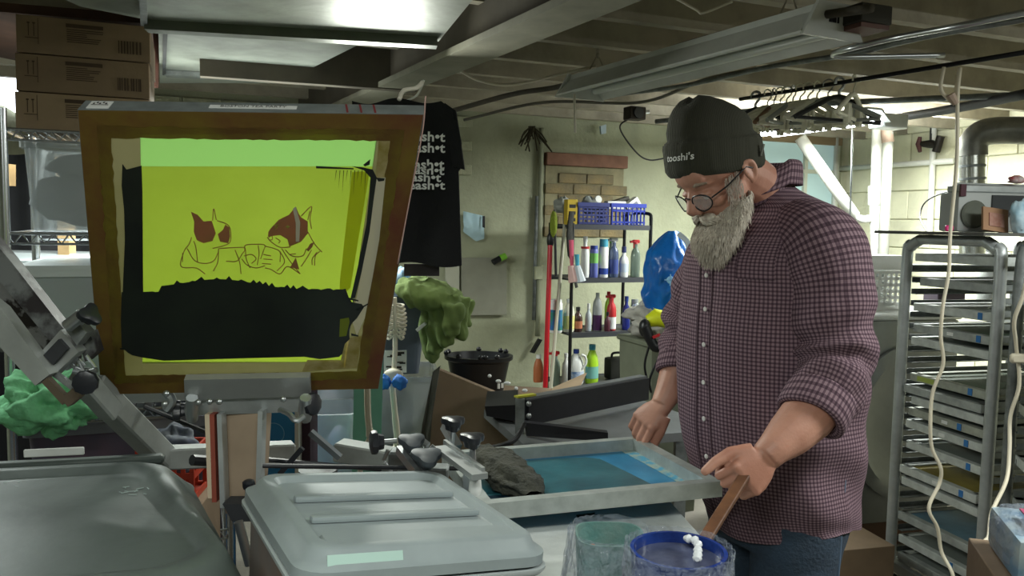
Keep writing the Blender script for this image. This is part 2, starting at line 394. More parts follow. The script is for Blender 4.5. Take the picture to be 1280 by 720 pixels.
pipe('ceiling_cable', 'white cable sagging from the beam toward the shop light', [P(573, 87, 3.2), P(600, 101, 3.25), P(640, 106, 3.3), P(700, 93, 3.3), P(745, 82, 3.3)], .006, WHITEC, 'cable')
pipe('ceiling_cable', 'grey cable stapled across the joists behind the shop light', [P(580, 150, 4.4), P(680, 128, 4.2), P(800, 128, 4.1), P(880, 100, 3.6), P(980, 80, 3.0)], .008, mat('grey_cable', '5f5d54', .7), 'cable')
pipe('ceiling_cable', 'dark cable drooping from the junction box to the painted wall', [P(790, 146, 4.6), P(775, 160, 4.9), P(795, 190, 5.1), P(812, 200, 5.2), P(835, 197, 5.25)], .005, RUBBER, 'cable')
pipe('ceiling_cable', 'loose pale wire arching at the very top centre of the ceiling', [P(840, -5, 2.5), P(870, 12, 2.5), P(880, 16, 2.5), P(915, 2, 2.5)], .004, WHITEC, 'cable')
pipe('ceiling_cable', 'dark twisted cable bundle running from the beam into the far corner', [P(560, 140, 4.0), P(640, 118, 3.8), P(700, 108, 3.7), P(760, 88, 3.3), P(860, 55, 2.8), P(960, 30, 2.4), P(1090, 10, 2.1)], .012, mat('dusty_bundle', '4f4b42', .9, mottle=.4), 'cable')
jb = thing('junction_box', 'dark ceiling junction box with cables on a joist left of the beanie', 'junction box', P(793, 150, 4.5), TH)
part('box', MB().box((0, 0, .035), (.1, .08, .07), bev=.004), mat('rusty_box', '3a342d', .7, .4, mottle=.4), jb)
part('cover', MB().cyl((0, -.04, .035), (0, -.05, .035), .03), DKGREY, jb)
part('connector', MB().cyl((.05, 0, .045), (.09, 0, .05), .012), STEEL, jb)
jb = thing('junction_box', 'dark rectangular ceiling box at the near end of the shop light', 'junction box', P(1078, 36, 2.25), TH)
part('box', MB().box((0, 0, .03), (.11, .1, .05), bev=.003), mat('dark_box_paint', '34322b', .6, mottle=.2), jb)
part('plate', MB().box((0, 0, -.002), (.1, .09, .012)), mat('reddish_plate', '6a4b44', .6), jb)
pipe('light_chain', 'thin white pull string hanging below the far end of the shop light', [P(718, 118, 3.3), P(719, 166, 3.3)], .005, WHITEC, 'cord')
# shop light: unlit, hung on wire
e0 = V((.27, 3.36, 2.10)); e1 = V((.86, 2.24, 2.10))
SH = mat('grey_enamel', 'c6cac6', .4, 0, mottle=.1)
t = thing('shop_light', 'long unlit white fluorescent shop light hanging from the ceiling', 'ceiling light', (e0 + e1) / 2 + V((0, 0, -.03)), 0)
ax = (e1 - e0).normalized(); sd = ax.cross(V((0, 0, 1))); up = V((0, 0, 1))
prof = [(-.055, .04), (-.05, .06), (.05, .06), (.055, .04), (.115, -.022), (.11, -.027), (.045, .03), (-.045, .03), (-.11, -.027), (-.115, -.022)]
part('housing', MB().loft([[p + sd * a + up * b for a, b in prof] for p in (e0, e1)]), SH, t, True, False)
for p, s in ((e0, -1), (e1, 1)):
    o = part('end_cap', MB().prism([p + sd * a + up * b for a, b in ((-.118, -.032), (-.06, .065), (.06, .065), (.118, -.032))], ax * s, .012), SH, t, True, False)
for i in range(3):
    q = e1 + ax * .013 + sd * (-.012 + .014 * i) + up * .02
    part('slot', MB().box(q, (.012 if i else .006, .003, .02), basis(sd, up).to_3x3() @ Matrix.Rotation(PI / 2, 3, 'X')), BLACKM, t, True, False)
part('socket_strip', MB().bar(e0 + up * .022, e1 + up * .022, .05, .015), WHITEP, t, True, False)
for s in (-.05, .05):
    part('fluorescent_tube', MB().cyl(e0 + ax * .03 + sd * s, e1 - ax * .03 + sd * s, .013), mat('unlit_tube', 'c3c8c2', .3), t, True)
for q, dx in ((e0 + ax * .12, 0), (e1 - ax * .15, 0)):
    h = MB(); top = q + V((0, 0, .2))
    h.tube([q + sd * .04 + up * .06, q + up * .13, top], .003, 6); h.tube([q - sd * .04 + up * .06, q + up * .13], .003, 6)
    for j in range(5): h.ell(q + up * (.125 + j * .018), (.008, .008, .012), n=8, m=6)
    part('hanging_chain', h, mat('old_chain', '9c9787', .5, .5), t, True)
# the lit lamp in the far right corner, above the hangers
c0 = P(960, 168, 4.5); c1 = P(1092, 162, 3.85); c1.z = c0.z
t = thing('shop_light', 'lit fluorescent light glowing beneath the clothes hangers', 'ceiling light', (c0 + c1) / 2, 0)
axl = (c1 - c0).normalized(); sdl = axl.cross(up)
part('reflector', MB().loft([[p + sdl * a + up * b for a, b in ((-.12, 0), (-.05, .06), (.05, .06), (.12, 0), (.11, 0), (.045, .05), (-.045, .05), (-.11, 0))] for p in (c0, c1)]), SH, t, True, False)
for s in (-.04, .04): part('fluorescent_tube', MB().cyl(c0 + sdl * s, c1 + sdl * s, .014), emis('lit_tube', 'f2fbff', 14), t, True)
t = thing('lamp_box', 'white ballast box at the end of the lit lamp beside the plumbing', 'box', P(1110, 160, 4.0), TH)
part('casing', MB().box((0, 0, .03), (.16, .1, .07), bev=.006), SH, t)
# plumbing on the right
PVC = mat('white_pvc', 'd4d6cf', .35, mottle=.06)
t = thing('drain_pipe', 'thick white vertical drain pipe standing right of the man\'s shoulder', 'pipe', P(1099, 420, 5.3))
q0 = P(1099, 165, 5.3); q1 = P(1097, 700, 5.3)
part('lower_pipe', MB().cyl(P(1095, 250, 5.3), V((q1.x, q1.y, .02)), .042), PVC, t, True)
part('coupling', MB().cyl(P(1095, 232, 5.3), P(1095, 256, 5.3), .05), PVC, t, True)
part('upper_pipe', MB().cyl(P(1097, 150, 5.3), P(1095, 234, 5.3), .034), PVC, t, True)
t = thing('drain_pipe', 'grey vertical pipe with a rusty elbow at its top, next to the white drain', 'pipe', P(1110, 420, 5.2))
b = P(1109, 300, 5.2)
part('pipe', MB().cyl(P(1110, 165, 5.2), V((b.x, b.y, .02)), .033), mat('grey_pipe', '7b7d74', .5, mottle=.15), t, True)
part('elbow', MB().tube(bez([P(1110, 178, 5.2), P(1109, 160, 5.2), P(1118, 148, 5.15), P(1135, 135, 5.1)], 6), .038, 12), mat('rusty_elbow', '8d7a6c', .6, mottle=.3), t, True)
pipe('drain_pipe', 'bright white diagonal pipe behind the man\'s shoulder', [P(1000, 172, 5.25), P(1068, 270, 5.25)], .039, PVC)
pipe('drain_pipe', 'short white trap pipe at the foot of the diagonal pipe', [P(1056, 248, 5.3), P(1066, 268, 5.3), P(1078, 274, 5.3), P(1095, 272, 5.3)], .026, PVC)
pipe('water_pipe', 'horizontal white-painted pipe along the cream wall', [WR(1048, 211, .06), WR(1192, 201, .06)], .02, PVC)
t = thing('water_pipe', 'vertical supply pipe on the cream wall with a stop valve', 'pipe', WR(1163, 300, .06))
part('pipe', MB().cyl(WR(1168, 142, .06), WR(1162, 292, .06), .02), PVC, t, True)
part('dark_pipe', MB().cyl(WR(1167, 140, .06), WR(1166, 176, .06), .021), DKGREY, t, True)
vv = WR(1160, 180, .1)
part('valve_body', MB().tube([WR(1150, 180, .12), WR(1164, 180, .1), WR(1172, 182, .1)], [.018, .03, .02], 10), mat('dark_brass', '2d2a28', .5, .6), t, True)
part('bonnet', MB().tube([WR(1170, 190, .1), WR(1176, 170, .1)], .026, 10), mat('dark_brass', '', 0), t, True)
part('handwheel', MB().tube([WR(1150, 171, .13), WR(1148, 180, .13), WR(1150, 190, .13)], [.012, .02, .012], 8), mat('red_brown_wheel', '5b3436', .5), t, True)
pipe('wall_wire', 'thin black wire looping down the cream wall to the radio', [P(1262, 236, 3.6), P(1200, 236, 3.9), P(1160, 250, 4.2), P(1150, 270, 4.2), P(1158, 288, 3.9), P(1168, 292, 3.5)], .004, BLACKM, 'cable')
pipe('wall_pipe', 'slim vertical pipe on the back wall corner right of the window', [WB(1047, 150, .06), WB(1040, 320, .06)], .014, PVC)
pipe('wall_pipe', 'thin hanging wire in front of the cream wall left of the drain', [P(1066, 160, 4.4), P(1062, 290, 4.4)], .005, ALU_D, 'wire')
t = thing('vent_duct', 'shiny galvanised dryer vent rising behind the radio and bending to the right', 'duct', P(1218, 300, 4.0))
part('riser', MB().cyl(P(1215, 320, 4.0), P(1215, 178, 4.0), .058, 20), mat('shiny_galvanised', 'b7b9b2', .25, .85, mottle=.2, scale=20), t, True)
part('elbow', MB().tube(bez([P(1216, 195, 4.0), P(1217, 178, 4.0), P(1230, 166, 3.98), P(1256, 163, 3.95), P(1300, 164, 3.9)], 5), .066, 20), mat('dull_galvanised', '77776f', .45, .6, mottle=.3, scale=15), t, True)
for y in (206, 222): part('seam_ring', MB().cyl(P(1215, y, 4.0), P(1215, y + 3, 4.0), .061, 20), ALU_D, t, True)
# back wall bits
pipe('wall_conduit', 'grey conduit running up the back wall left of the bricked-in opening', [WB(677, 160, .03), WB(676, 200, .03), WB(672, 420, .03)], .018, mat('painted_conduit', '83866f', .6))
pipe('wall_conduit', 'thinner conduit just left of the painted one on the back wall', [WB(671, 245, .03), WB(667, 400, .03)], .012, ALU_D)
solo('outlet_box', 'painted outlet box on the back wall left of the red pole', 'outlet box', MB(basis(nV, V((0, 0, 1)), WB(672, 341, .03))).box((0, 0, 0), (.06, .09, .05), bev=.004), SAGE, WB(672, 341, .03), world=True)
solo('wall_panel', 'square grey painted panel on the back wall below the taped blue paper', 'panel', MB().prism([WB(576, 322, .02), WB(632, 322, .02), WB(632, 393, .02), WB(576, 394, .02)], nU, -.02), mat('grey_wall_panel', '8f8f80', .7, mottle=.1), WB(604, 394, .02), world=True, smooth=False)
solo('wall_panel', 'narrow pale strip of board beside the hem of the black shirt', 'panel', MB().prism([WB(556, 330, .02), WB(573, 330, .02), WB(573, 420, .02), WB(556, 420, .02)], nU, -.02), mat('pale_strip', 'b9b9a8', .7), WB(565, 420, .02), world=True, smooth=False)
t = thing('taped_paper', 'crumpled light blue paper taped to the painted brick wall', 'paper', WB(590, 298, .02))
def fp(i, j):
    q = WB(579 + 26 * i, 264 + 6 * i + j * (34 - 14 * abs(i - .6)), .03); return q - nU * (.03 * abs(fbm((i * 3, j * 3, 0), 1)))
part('sheet', MB().grid(fp, 14, 12), mat('light_blue_paper', 'a9c6cf', .7), t, True)
part('tape', MB().prism([WB(603, 270, .05), WB(606, 270, .05), WB(606, 285, .05), WB(603, 284, .05)], nU, -.003), BLACKP, t, True)
t = thing('marker', 'green and black marker clipped on the top edge of the grey wall panel', 'marker', WB(622, 326, .05))
part('barrel', MB().cyl(WB(616, 328, .06), WB(625, 323, .06), .02), BLACKP, t, True)
part('cap', MB().cyl(WB(625, 323, .06), WB(632, 320, .06), .022), mat('lime_plastic', '7fbf3c', .4), t, True)
solo('wall_clip', 'small black clip hanging on the back wall left of the red pole', 'clip', MB().prism([WB(662, 440, .03), WB(666, 441, .03), WB(676, 424, .03), WB(672, 423, .03)], nU, -.03), BLACKP, WB(668, 440, .03), world=True)
t = thing('dried_bouquet', 'dried brown twigs hanging from a nail at the top of the back wall', 'dried plant', WB(672, 190, .08))
random.seed(11)
tw = MB()
for i in range(16):
    a = WB(665 + random.uniform(-4, 8), 158, .08); b = WB(664 + random.uniform(-16, 26), random.uniform(170, 190), .1 + random.uniform(0, .05)); tw.tube([a, a.lerp(b, .5) + V((random.uniform(-.02, .02), 0, 0)), b], .005, 5)
part('twigs', tw, mat('dry_twig', '3f3a2a', .9), t, True)
solo('ceiling_hook', 'small pale blue bracket screwed at the top of the back wall', 'bracket', MB().prism([WB(749, 158, .06), WB(756, 156, .06), WB(756, 167, .06), WB(750, 168, .06)], nU, -.02), mat('pale_blue_metal', 'a9bcc6', .4), WB(752, 168, .06), world=True)

# ================================================================== SHELF WITH CLEANING THINGS
SF = P(711, 500, 4.75); SF.z = 0; SW, SD = .535, .32
su = thing('shelving_unit', 'black metal four-shelf rack of cleaning supplies against the back wall', 'shelf', SF, TH)
SZ = [1.55, 1.23, .90, .575, .2]
for (x, y, tz) in ((0, 0, 1.56), (SW, 0, 1.6), (0, SD, 1.56), (SW, SD, 1.6)): part('post', MB().cyl((x, y, 0), (x, y, tz), .011, 8), BLACKM, su)
for x in (SW,): part('top_loop', MB().tube(bez([(x, 0, 1.58), (x, .03, 1.625), (x, SD - .03, 1.625), (x, SD, 1.58)], 5), .011, 8), BLACKM, su)
for z in SZ:
    m = MB().box((SW / 2, SD / 2, z - .008), (SW + .01, SD, .012)); m.box((SW / 2, 0, z - .012), (SW + .01, .012, .03)); m.box((SW / 2, SD, z - .012), (SW + .01, .012, .03))
    part('shelf_board', m, mat('grey_black_shelf', '3b3d42', .5, .2), su, smooth=False)
def sx(px): return (px - 711) / 97 * SW
def onshelf(px, k, y=.08): return RMAT @ V((sx(px), y, 0)) + SF + V((0, 0, SZ[k]))
def bottle(label, px, k, r, h, m, cap=None, capm=None, shape='round', y=.08, lab=None, labm=None, trig=None, cat='bottle', name='bottle', neck=.4):
    o = onshelf(px, k, y); t = thing(name, label, cat, o, TH, 'cleaning supplies on the black shelf')
    ch = cap if cap else 0
    bh = h - ch
    if shape == 'can': prof = [(r * .95, 0), (r, .004), (r, bh * .94), (r * .8, bh)]
    elif shape == 'jug': prof = [(r * .9, 0), (r, .01), (r, bh * .6), (r * .8, bh * .8), (r * neck, bh)]
    else: prof = [(r * .9, 0), (r, .008), (r, bh * .62), (r * .85, bh * .76), (r * neck, bh * .88), (r * neck, bh)]
    part('body', MB().lathe(prof, 16, sy=.75 if shape == 'jug' else 1), m, t)
    if cap: part('cap', MB().lathe([(r * neck * 1.25 if shape != 'can' else r * .9, bh - .002), (r * neck * 1.2 if shape != 'can' else r * .85, h)], 14), capm or WHITEP, t)
    if lab: part('label', MB().lathe([(r * 1.015, bh * lab[0]), (r * 1.015, bh * lab[1])], 16, sy=.78 if shape == 'jug' else 1, cap=False), labm, t)
    if trig:
        g = MB().box((0, 0, h + .012), (.05, .022, .022), bev=.005); g.box((-.03, 0, h + .01), (.02, .014, .014)); g.box((-.012, 0, h - .012), (.008, .01, .035)); g.lathe([(r * neck * 1.2, bh - .005), (r * neck, h + .005)], 10)
        part('spray_trigger', g, trig, t)
    return t
TEAL = mat('teal_plastic', '3f93ab', .4); BLUEP = mat('royal_blue_plastic', '28418f', .4); REDP = mat('red_plastic', 'b0252a', .4)
GRN = mat('green_plastic', '5f9c3a', .4); PINK = mat('pink_plastic', 'c95570', .4); CLRB = mat('clear_bluish_plastic', '5f6f95', .2, trans=.5); CLRG = mat('clear_green_grey_plastic', '8a9c90', .2, trans=.4)
NAVY = mat('navy_plastic', '27305f', .4); LIMEL = mat('lime_liquid', '9bc52e', .3); CLR = mat('clear_cloudy_plastic', 'a9adae', .25, trans=.4); BROWN = mat('dark_brown_glass', '3a2420', .25)
bottle('white toilet cleaner bottle with bent neck and red collar on second shelf', 734, 1, .026, .25, WHITEP, .03, WHITEP, 'round', neck=.45, lab=(.80, .86), labm=REDP)
bottle('blue and green aerosol can on second shelf beside the bent-neck bottle', 745, 1, .026, .195, mat('periwinkle_can', '5b64a8', .4), .02, BLUEP, 'can', lab=(.5, .85), labm=mat('green_label', '6fae5a', .5), cat='spray can', name='spray_can')
bottle('tall white aerosol can with bright teal cap on second shelf', 757, 1, .03, .235, WHITEP, .045, TEAL, 'can', lab=(.1, .3), labm=BLUEP, cat='spray can', name='spray_can')
bottle('clear blue spray bottle with grey trigger on second shelf', 770, 1, .03, .22, CLRB, None, None, 'round', trig=CLR, lab=(.1, .5), labm=mat('dark_blue_label', '30407f', .5))
bottle('white bottle with navy and green top on second shelf', 783, 1, .03, .19, WHITEP, .035, NAVY, 'round', lab=(.2, .55), labm=mat('pale_label', 'b8c3d0', .5))
bottle('small bottle with a green cap behind the white one on second shelf', 778, 1, .022, .24, CLRG, .03, GRN, 'round', y=.2)
bottle('grey-green spray bottle with red trigger at the right end of second shelf', 798, 1, .03, .21, CLRG, None, None, 'round', trig=REDP)
bottle('white tub with blue and green label at the left end of third shelf', 700, 2, .04, .2, WHITEP, .015, WHITEP, 'can', lab=(.08, .75), labm=mat('blue_green_label', '2f7d5c', .5, col2='2b5fae', scale=18), name='wipes_tub', cat='tub')
bottle('cream jug with pale yellow label on third shelf beside the white tub', 716, 2, .036, .2, mat('cream_plastic', 'd7d6c2', .5), .02, WHITEP, 'jug', lab=(.1, .55), labm=mat('yellow_label', 'd3cf82', .5))
bottle('small dark brown bottle with orange label on third shelf', 727, 2, .028, .15, BROWN, .02, BLACKP, 'round', lab=(.15, .5), labm=mat('orange_label', 'a8684a', .5))
bottle('slim white dropper bottle on third shelf', 740, 2, .02, .17, mat('grey_white_bottle', 'b9c0c4', .4), .03, WHITEP, 'round')
bottle('clear bottle of purple liquid on third shelf', 751, 2, .03, .235, CLR, None, None, 'round', lab=(.02, .42), labm=mat('purple_liquid', '43264a', .3))
bottle('small dark maroon bottle in front of the clear bottle on third shelf', 759, 2, .018, .12, mat('maroon_plastic', '4a1f2c', .4), .02, BLACKP, 'round', y=.03)
bottle('bright red spray bottle with white label on third shelf', 769, 2, .03, .2, REDP, None, None, 'round', trig=REDP, lab=(.05, .42), labm=WHITEP)
bottle('yellow-green bottle behind the red spray bottle on third shelf', 777, 2, .024, .23, LIMEL, .02, REDP, 'round', y=.2)
bottle('deep blue bottle on third shelf next to the silver can', 788, 2, .026, .21, mat('cobalt_bottle', '26307e', .3), .03, BLUEP, 'round')
bottle('silver aerosol can at the right end of third shelf', 799, 2, .026, .19, mat('silver_can', 'aeb4b8', .3, .7), .02, mat('silver_can', ''), 'can', cat='spray can', name='spray_can')
bottle('orange juice-like jug at the left end of the lowest visible shelf', 690, 3, .032, .17, mat('orange_plastic', 'a5603a', .5), .02, WHITEP, 'jug', y=.2)
bottle('teal-green spray bottle with red trigger on the lowest visible shelf', 699, 3, .03, .19, CLRG, None, None, 'round', trig=REDP, y=.06)
bottle('plain white tall bottle on the lowest visible shelf', 710, 3, .024, .2, WHITEP, .02, WHITEP, 'round', y=.04)
t = bottle('white bleach jug with blue label and handle on the lowest visible shelf', 726, 3, .05, .215, WHITEP, .022, BLUEP, 'jug', lab=(.08, .42), labm=mat('bleach_label', '3f6fae', .5, col2='c8d2dc', scale=25), neck=.3)
part('handle', MB().tube(bez([(.03, -.03, .1), (.05, -.035, .13), (.045, -.035, .17), (.02, -.03, .185)], 5), .008, 8), WHITEP, t)
bottle('lime green detergent bottle with blue cap on the lowest visible shelf', 746, 3, .042, .24, LIMEL, .03, TEAL, 'jug', lab=(.15, .5), labm=mat('green_blue_label', '6fa9a0', .5), neck=.4)
bottle('amber bottle behind the lime green detergent', 757, 3, .03, .2, mat('amber_plastic', '7d5528', .3), .02, BROWN, 'jug', y=.2)
t = thing('power_tool_case', 'dark plastic case at the right of the lowest visible shelf', 'case', onshelf(785, 3, .15), TH)
part('shell', MB().box((0, 0, .07), (.14, .1, .14), bev=.02, seg=2), mat('dark_case', '23241f', .6), t); part('handle', MB().tube(bez([(-.04, 0, .135), (-.03, 0, .165), (.03, 0, .165), (.04, 0, .135)], 4), .008, 8), BLACKP, t)
# top shelf
def basket(label, x0, x1, y, h, m, vert):
    xa, xb = sx(x0), sx(x1); W = xb - xa; o = RMAT @ V((xa, y, 0)) + SF + V((0, 0, SZ[0])); t = thing('basket', label, 'basket', o, TH, 'blue baskets on the top shelf')
    D = .22; f = MB(); tp = .012
    f.box((W / 2, D / 2, .004), (W - .02, D - .02, .006))
    part('base', f, m, t)
    f = MB(); f.box((W / 2, 0, h - .012), (W + .01, .008, .024)); f.box((W / 2, D, h - .012), (W + .01, .008, .024)); f.box((0, D / 2, h - .012), (.008, D, .024)); f.box((W, D / 2, h - .012), (.008, D, .024)); part('rim', f, m, t, smooth=False)
    f = MB()
    n = 8 if vert else 7
    for i in range(n + 1):
        f.box((.006 + (W - .012) * i / n, .004, h / 2), (.006 if vert else .008, .004, h)); f.box((.006 + (W - .012) * i / n, D - .004, h / 2), (.006, .004, h))
    for i in range(6): f.box((.003, .01 + (D - .02) * i / 5, h / 2), (.004, .012, h)); f.box((W - .003, .01 + (D - .02) * i / 5, h / 2), (.004, .012, h))
    for z in ((.02, .09) if vert else (.012, .036, .06, .084, .105)): f.box((W / 2, .004, z), (W, .004, .012))
    part('slats', f, m, t, smooth=False); return t
basket('lattice-sided dark blue basket heaped with small items on the top shelf', 722, 759, .05, .135, mat('dark_blue_basket', '2b3575', .45), False)
basket('brighter blue basket with vertical slots at the right of the top shelf', 763, 806, .05, .135, mat('blue_basket', '2338a0', .4), True)
def cbox(name, label, cat, loc, rz, d, m, bev=.002, tilt=None, group=None, lab=None):
    t = thing(name, label, cat, loc, rz, group); part('carton' if cat == 'box' else 'body', MB().box((0, 0, d[2] / 2), d, tilt, bev), m, t)
    if lab: part('printed_panel', MB().box((0, -d[1] / 2 - .001, d[2] / 2), (d[0] * .6, .002, d[2] * .4), tilt), lab, t)
    return t
top = lambda px, y, z: RMAT @ V((sx(px), y, 0)) + SF + V((0, 0, SZ[0] + z))
cbox('small_box', 'long white box with red print lying across the right blue basket', 'box', top(776, .14, .10), TH, (.13, .05, .05), WHITEP, lab=PINK)
cbox('small_box', 'white carton tilted upright in the right end of the blue basket', 'box', top(797, .13, .09), TH, (.1, .05, .07), WHITEP, tilt=Matrix.Rotation(-.6, 3, 'Y'), lab=mat('grey_print', '80828a', .6))
cbox('small_box', 'dark box behind the tilted white carton in the blue basket', 'box', top(789, .2, .1), TH, (.12, .05, .07), mat('olive_black_box', '38362c', .6), tilt=Matrix.Rotation(-.3, 3, 'Y'))
solo('round_lid', 'white round lid standing up in the lattice basket', 'lid', MB(Matrix.Rotation(1.3, 4, 'X')).lathe([(.024, -.008), (.026, 0), (.022, .012)], 16), WHITEP, top(750, .1, .155), TH)
solo('plastic_bag', 'crumpled grey plastic bag in the lattice basket', 'bag', MB().grid(lambda a, b: V((.055 * math.cos(a * 2 * PI) * math.sin(b * PI), .05 * math.sin(a * 2 * PI) * math.sin(b * PI), .05 * math.cos(b * PI))) * (1 + .5 * fbm((math.cos(a * 6.28) * 2, math.sin(a * 6.28) * 2, b * 4), 1)), 24, 16, True), mat('grey_bag_plastic', '7b807f', .35, bump=.6, bscale=30), top(742, .12, .12), TH)
solo('plastic_bag', 'clear crumpled bag behind the yellow box on the top shelf', 'bag', MB().grid(lambda a, b: V((.06 * math.cos(a * 2 * PI) * math.sin(b * PI), .05 * math.sin(a * 2 * PI) * math.sin(b * PI), .05 * math.cos(b * PI))) * (1 + .6 * fbm((math.cos(a * 6.28) * 2, math.sin(a * 6.28) * 2, b * 4), 1, 4)), 24, 16, True), mat('pale_bag_plastic', '9b9f99', .3, bump=.6, bscale=30), top(722, .26, .12), TH)
t = cbox('tape_box', 'yellow and black upright tool box at the left end of the top shelf', 'box', top(715, .08, 0), TH, (.068, .05, .15), mat('yellow_carton', 'b59a1f', .5))
for i in range(3): part('black_stripe', MB().box((0, -.026, .03 + i * .04), (.04, .002, .02)), BLACKP, t)
solo('headphone_bundle', 'dark bundle of cords and straps hanging at the shelf\'s left post', 'cord', MB().tube(bez([(-.02, -.02, 1.62), (-.04, -.04, 1.5), (-.02, -.03, 1.35), (.0, -.03, 1.25), (.02, -.03, 1.18)], 6), [.03] * 6 + [.035] * 6 + [.016] * 13, 8, flat=.5), mat('dark_straps', '24241f', .8, bump=.4), SF + V((0, 0, 0)), TH)
def leaning(name, label, cat, a, b, r, m, extras=()):
    t = thing(name, label, cat, (a.x, a.y, 0)); part('handle', MB().cyl(a, b, r, 10), m, t, True)
    for nm, mb_, mm in extras: part(nm, mb_, mm, t, True)
    return t
a = P(686, 500, 4.6); a = V((a.x - .03, a.y, .04)); b = P(688, 300, 4.75)
leaning('mop', 'mop with a glossy red pole leaning at the left of the black shelf', 'mop', a, b, .015, mat('glossy_red_pole', 'a81420', .3), [('mop_head', MB().lathe([(.03, .1), (.06, .05), (.09, 0)], 12, V((a.x, a.y, 0))), mat('grey_mop', '8a867c', .9)), ('yoke', MB().ell(b, (.022, .022, .05)), BLACKP)])
a = P(680, 520, 4.55); a.z = .05
leaning('broom', 'white-handled broom crossing behind the red pole', 'broom', a, P(706, 280, 4.85), .011, mat('dull_white_handle', 'a9a795', .5), [('brush_head', MB().box((a.x, a.y, .05), (.25, .05, .1), bev=.01), BLACKP)])
leaning('duster', 'lime and black duster hanging beside the shelf\'s left post', 'duster', P(693, 262, 4.65), P(695, 345, 4.65), .008, BLACKP, [('head', MB().ell(P(692, 280, 4.65), (.022, .022, .08)), mat('lime_fibres', '6f7d22', .9, bump=1))])
for i, (px, py, mm, lb) in enumerate(((714, 300, PINK, 'pink-topped white scrub brush hanging on the shelf\'s left side'), (721, 318, TEAL, 'blue-handled scrub brush hanging next to the pink one'))):
    t = thing('scrub_brush', lb, 'brush', P(px, 350, 4.62)); part('handle', MB().tube([P(px, py, 4.6), P(px + 1, 335, 4.6)], [.014, .01], 8), mm, t, True)
    part('bristles', MB().tube([P(px, 332, 4.6), P(px + 4, 352, 4.6)], [.02, .035], 8), mat('brush_bristle%d' % i, ('c9a7a2', 'b4bcc2')[i], .8), t, True)

# ---- things between shelf and man
t = thing('storage_tub', 'tall grey-green bin that holds the laundry behind the man', 'bin', P(822, 600, 4.35) * 1, TH)
t.location.z = 0; WM[t.name] = Matrix.Translation(V((P(822, 600, 4.35).x, P(822, 600, 4.35).y, 0))) @ Matrix.Rotation(TH, 4, 'Z')
part('body', MB().loft([[V((a * k, b * k, z)) for a, b in ((-.17, -.17), (.17, -.17), (.17, .17), (-.17, .17))] for z, k in ((0, .85), (.93, 1))]), mat('greygreen_bin', '6f7463', .7, mottle=.15), t, smooth=False)
part('rim', MB().box((0, 0, .93), (.37, .37, .03), bev=.008), mat('greygreen_bin', ''), t)
def blob(label, name, cat, c, r, m, amp=.35, s=2.2, seed=0, n=56, group=None):
    return solo(name, label, cat, MB().grid(lambda a, b: V((r[0] * math.cos(a * 2 * PI) * math.sin(b * PI), r[1] * math.sin(a * 2 * PI) * math.sin(b * PI), r[2] * math.cos(b * PI))) * (1 + amp * fbm((math.cos(a * 6.283) * math.sin(b * PI), math.sin(a * 6.283) * math.sin(b * PI), math.cos(b * PI)), s, seed) + .28 * crum((math.cos(a * 6.283) * math.sin(b * PI), math.sin(a * 6.283) * math.sin(b * PI), math.cos(b * PI)), s * .9, seed)), n, n // 2, True), m, c, smooth='all', group=group)
blob('heap of grey and white laundry under the blue bag', 'laundry_pile', 'laundry', P(826, 398, 4.3), (.16, .13, .1), mat('grey_laundry', '85837f', .9, col2='b9b6ae', scale=7, bump=.5), .7, 2.5, 2)
BB = mat('shiny_blue_bag', '1170c4', .3, col2='0f58a8', scale=6, bump=.5, bscale=22)
t = thing('shopping_bag', 'large crumpled shiny blue shopping bag beside the man\'s beard', 'bag', P(833, 385, 4.25))
def bagf(a, b):
    th = a * 2 * PI; z = (b - .5) * .42; rr = .12 * math.sin(PI * (.12 + .86 * b)) ** .6
    n_ = fbm((math.cos(th) * 1.2, math.sin(th) * 1.2, b * 2.2), 1.6, 3) + .3 * crum((math.cos(th) * 1.1, math.sin(th) * 1.1, b * 2.6), 1.2, 3)
    return P(834, 338, 4.25) + V((rr * math.cos(th) * (1 + .5 * n_) + .05 * (b - .5), rr * .9 * math.sin(th) * (1 + .5 * n_), z))
part('bag', MB().grid(bagf, 60, 40, True), BB, t, True, 'all')
part('strap', MB().tube(bez([P(848, 292, 4.15), P(860, 305, 4.1), P(858, 330, 4.1), P(845, 352, 4.1)], 6), .014, 6, flat=.3), mat('pale_blue_strap', 'bfc9d2', .5), t, True)
part('emblem', MB().ell(P(838, 350, 4.12), (.02, .004, .02)).box(P(838, 350, 4.115), (.06, .004, .006)).box(P(838, 350, 4.115), (.006, .004, .06)), mat('pale_print', '8fc0e8', .5), t, True)
# heat gun / saw
t = thing('power_tool', 'yellow and black cordless power tool hanging behind the man\'s forearm', 'power tool', P(824, 432, 3.9))
Y_ = mat('tool_yellow', 'c9d022', .4)
part('motor_housing', MB().tube([P(810, 402, 3.9), P(820, 397, 3.9), P(836, 400, 3.9), P(847, 414, 3.9)], [.03, .045, .045, .03], 12), Y_, t, True)
part('grip', MB().tube(bez([P(806, 408, 3.85), P(815, 428, 3.85), P(822, 434, 3.85), P(836, 425, 3.85), P(841, 412, 3.85)], 5), .026, 10), BLACKP, t, True)
part('head', MB().ell(P(806, 410, 3.87), (.03, .035, .045)), BLACKP, t, True)
part('trigger', MB().bar(P(816, 422, 3.82), P(825, 418, 3.82), .012, .012), REDP, t, True)
part('tag', MB().prism([P(823, 443, 3.85), P(827, 444, 3.85), P(831, 434, 3.85), P(828, 432, 3.85)], (0, 1, 0), .005), Y_, t, True)
pipe('cable_loop', 'black power cord looping below the yellow tool', [P(812, 430, 3.9), P(806, 455, 3.9), P(809, 475, 3.9), P(814, 490, 3.9), P(812, 475, 3.85), P(822, 450, 3.85), P(828, 440, 3.85)], .006, BLACKM, 'cable')
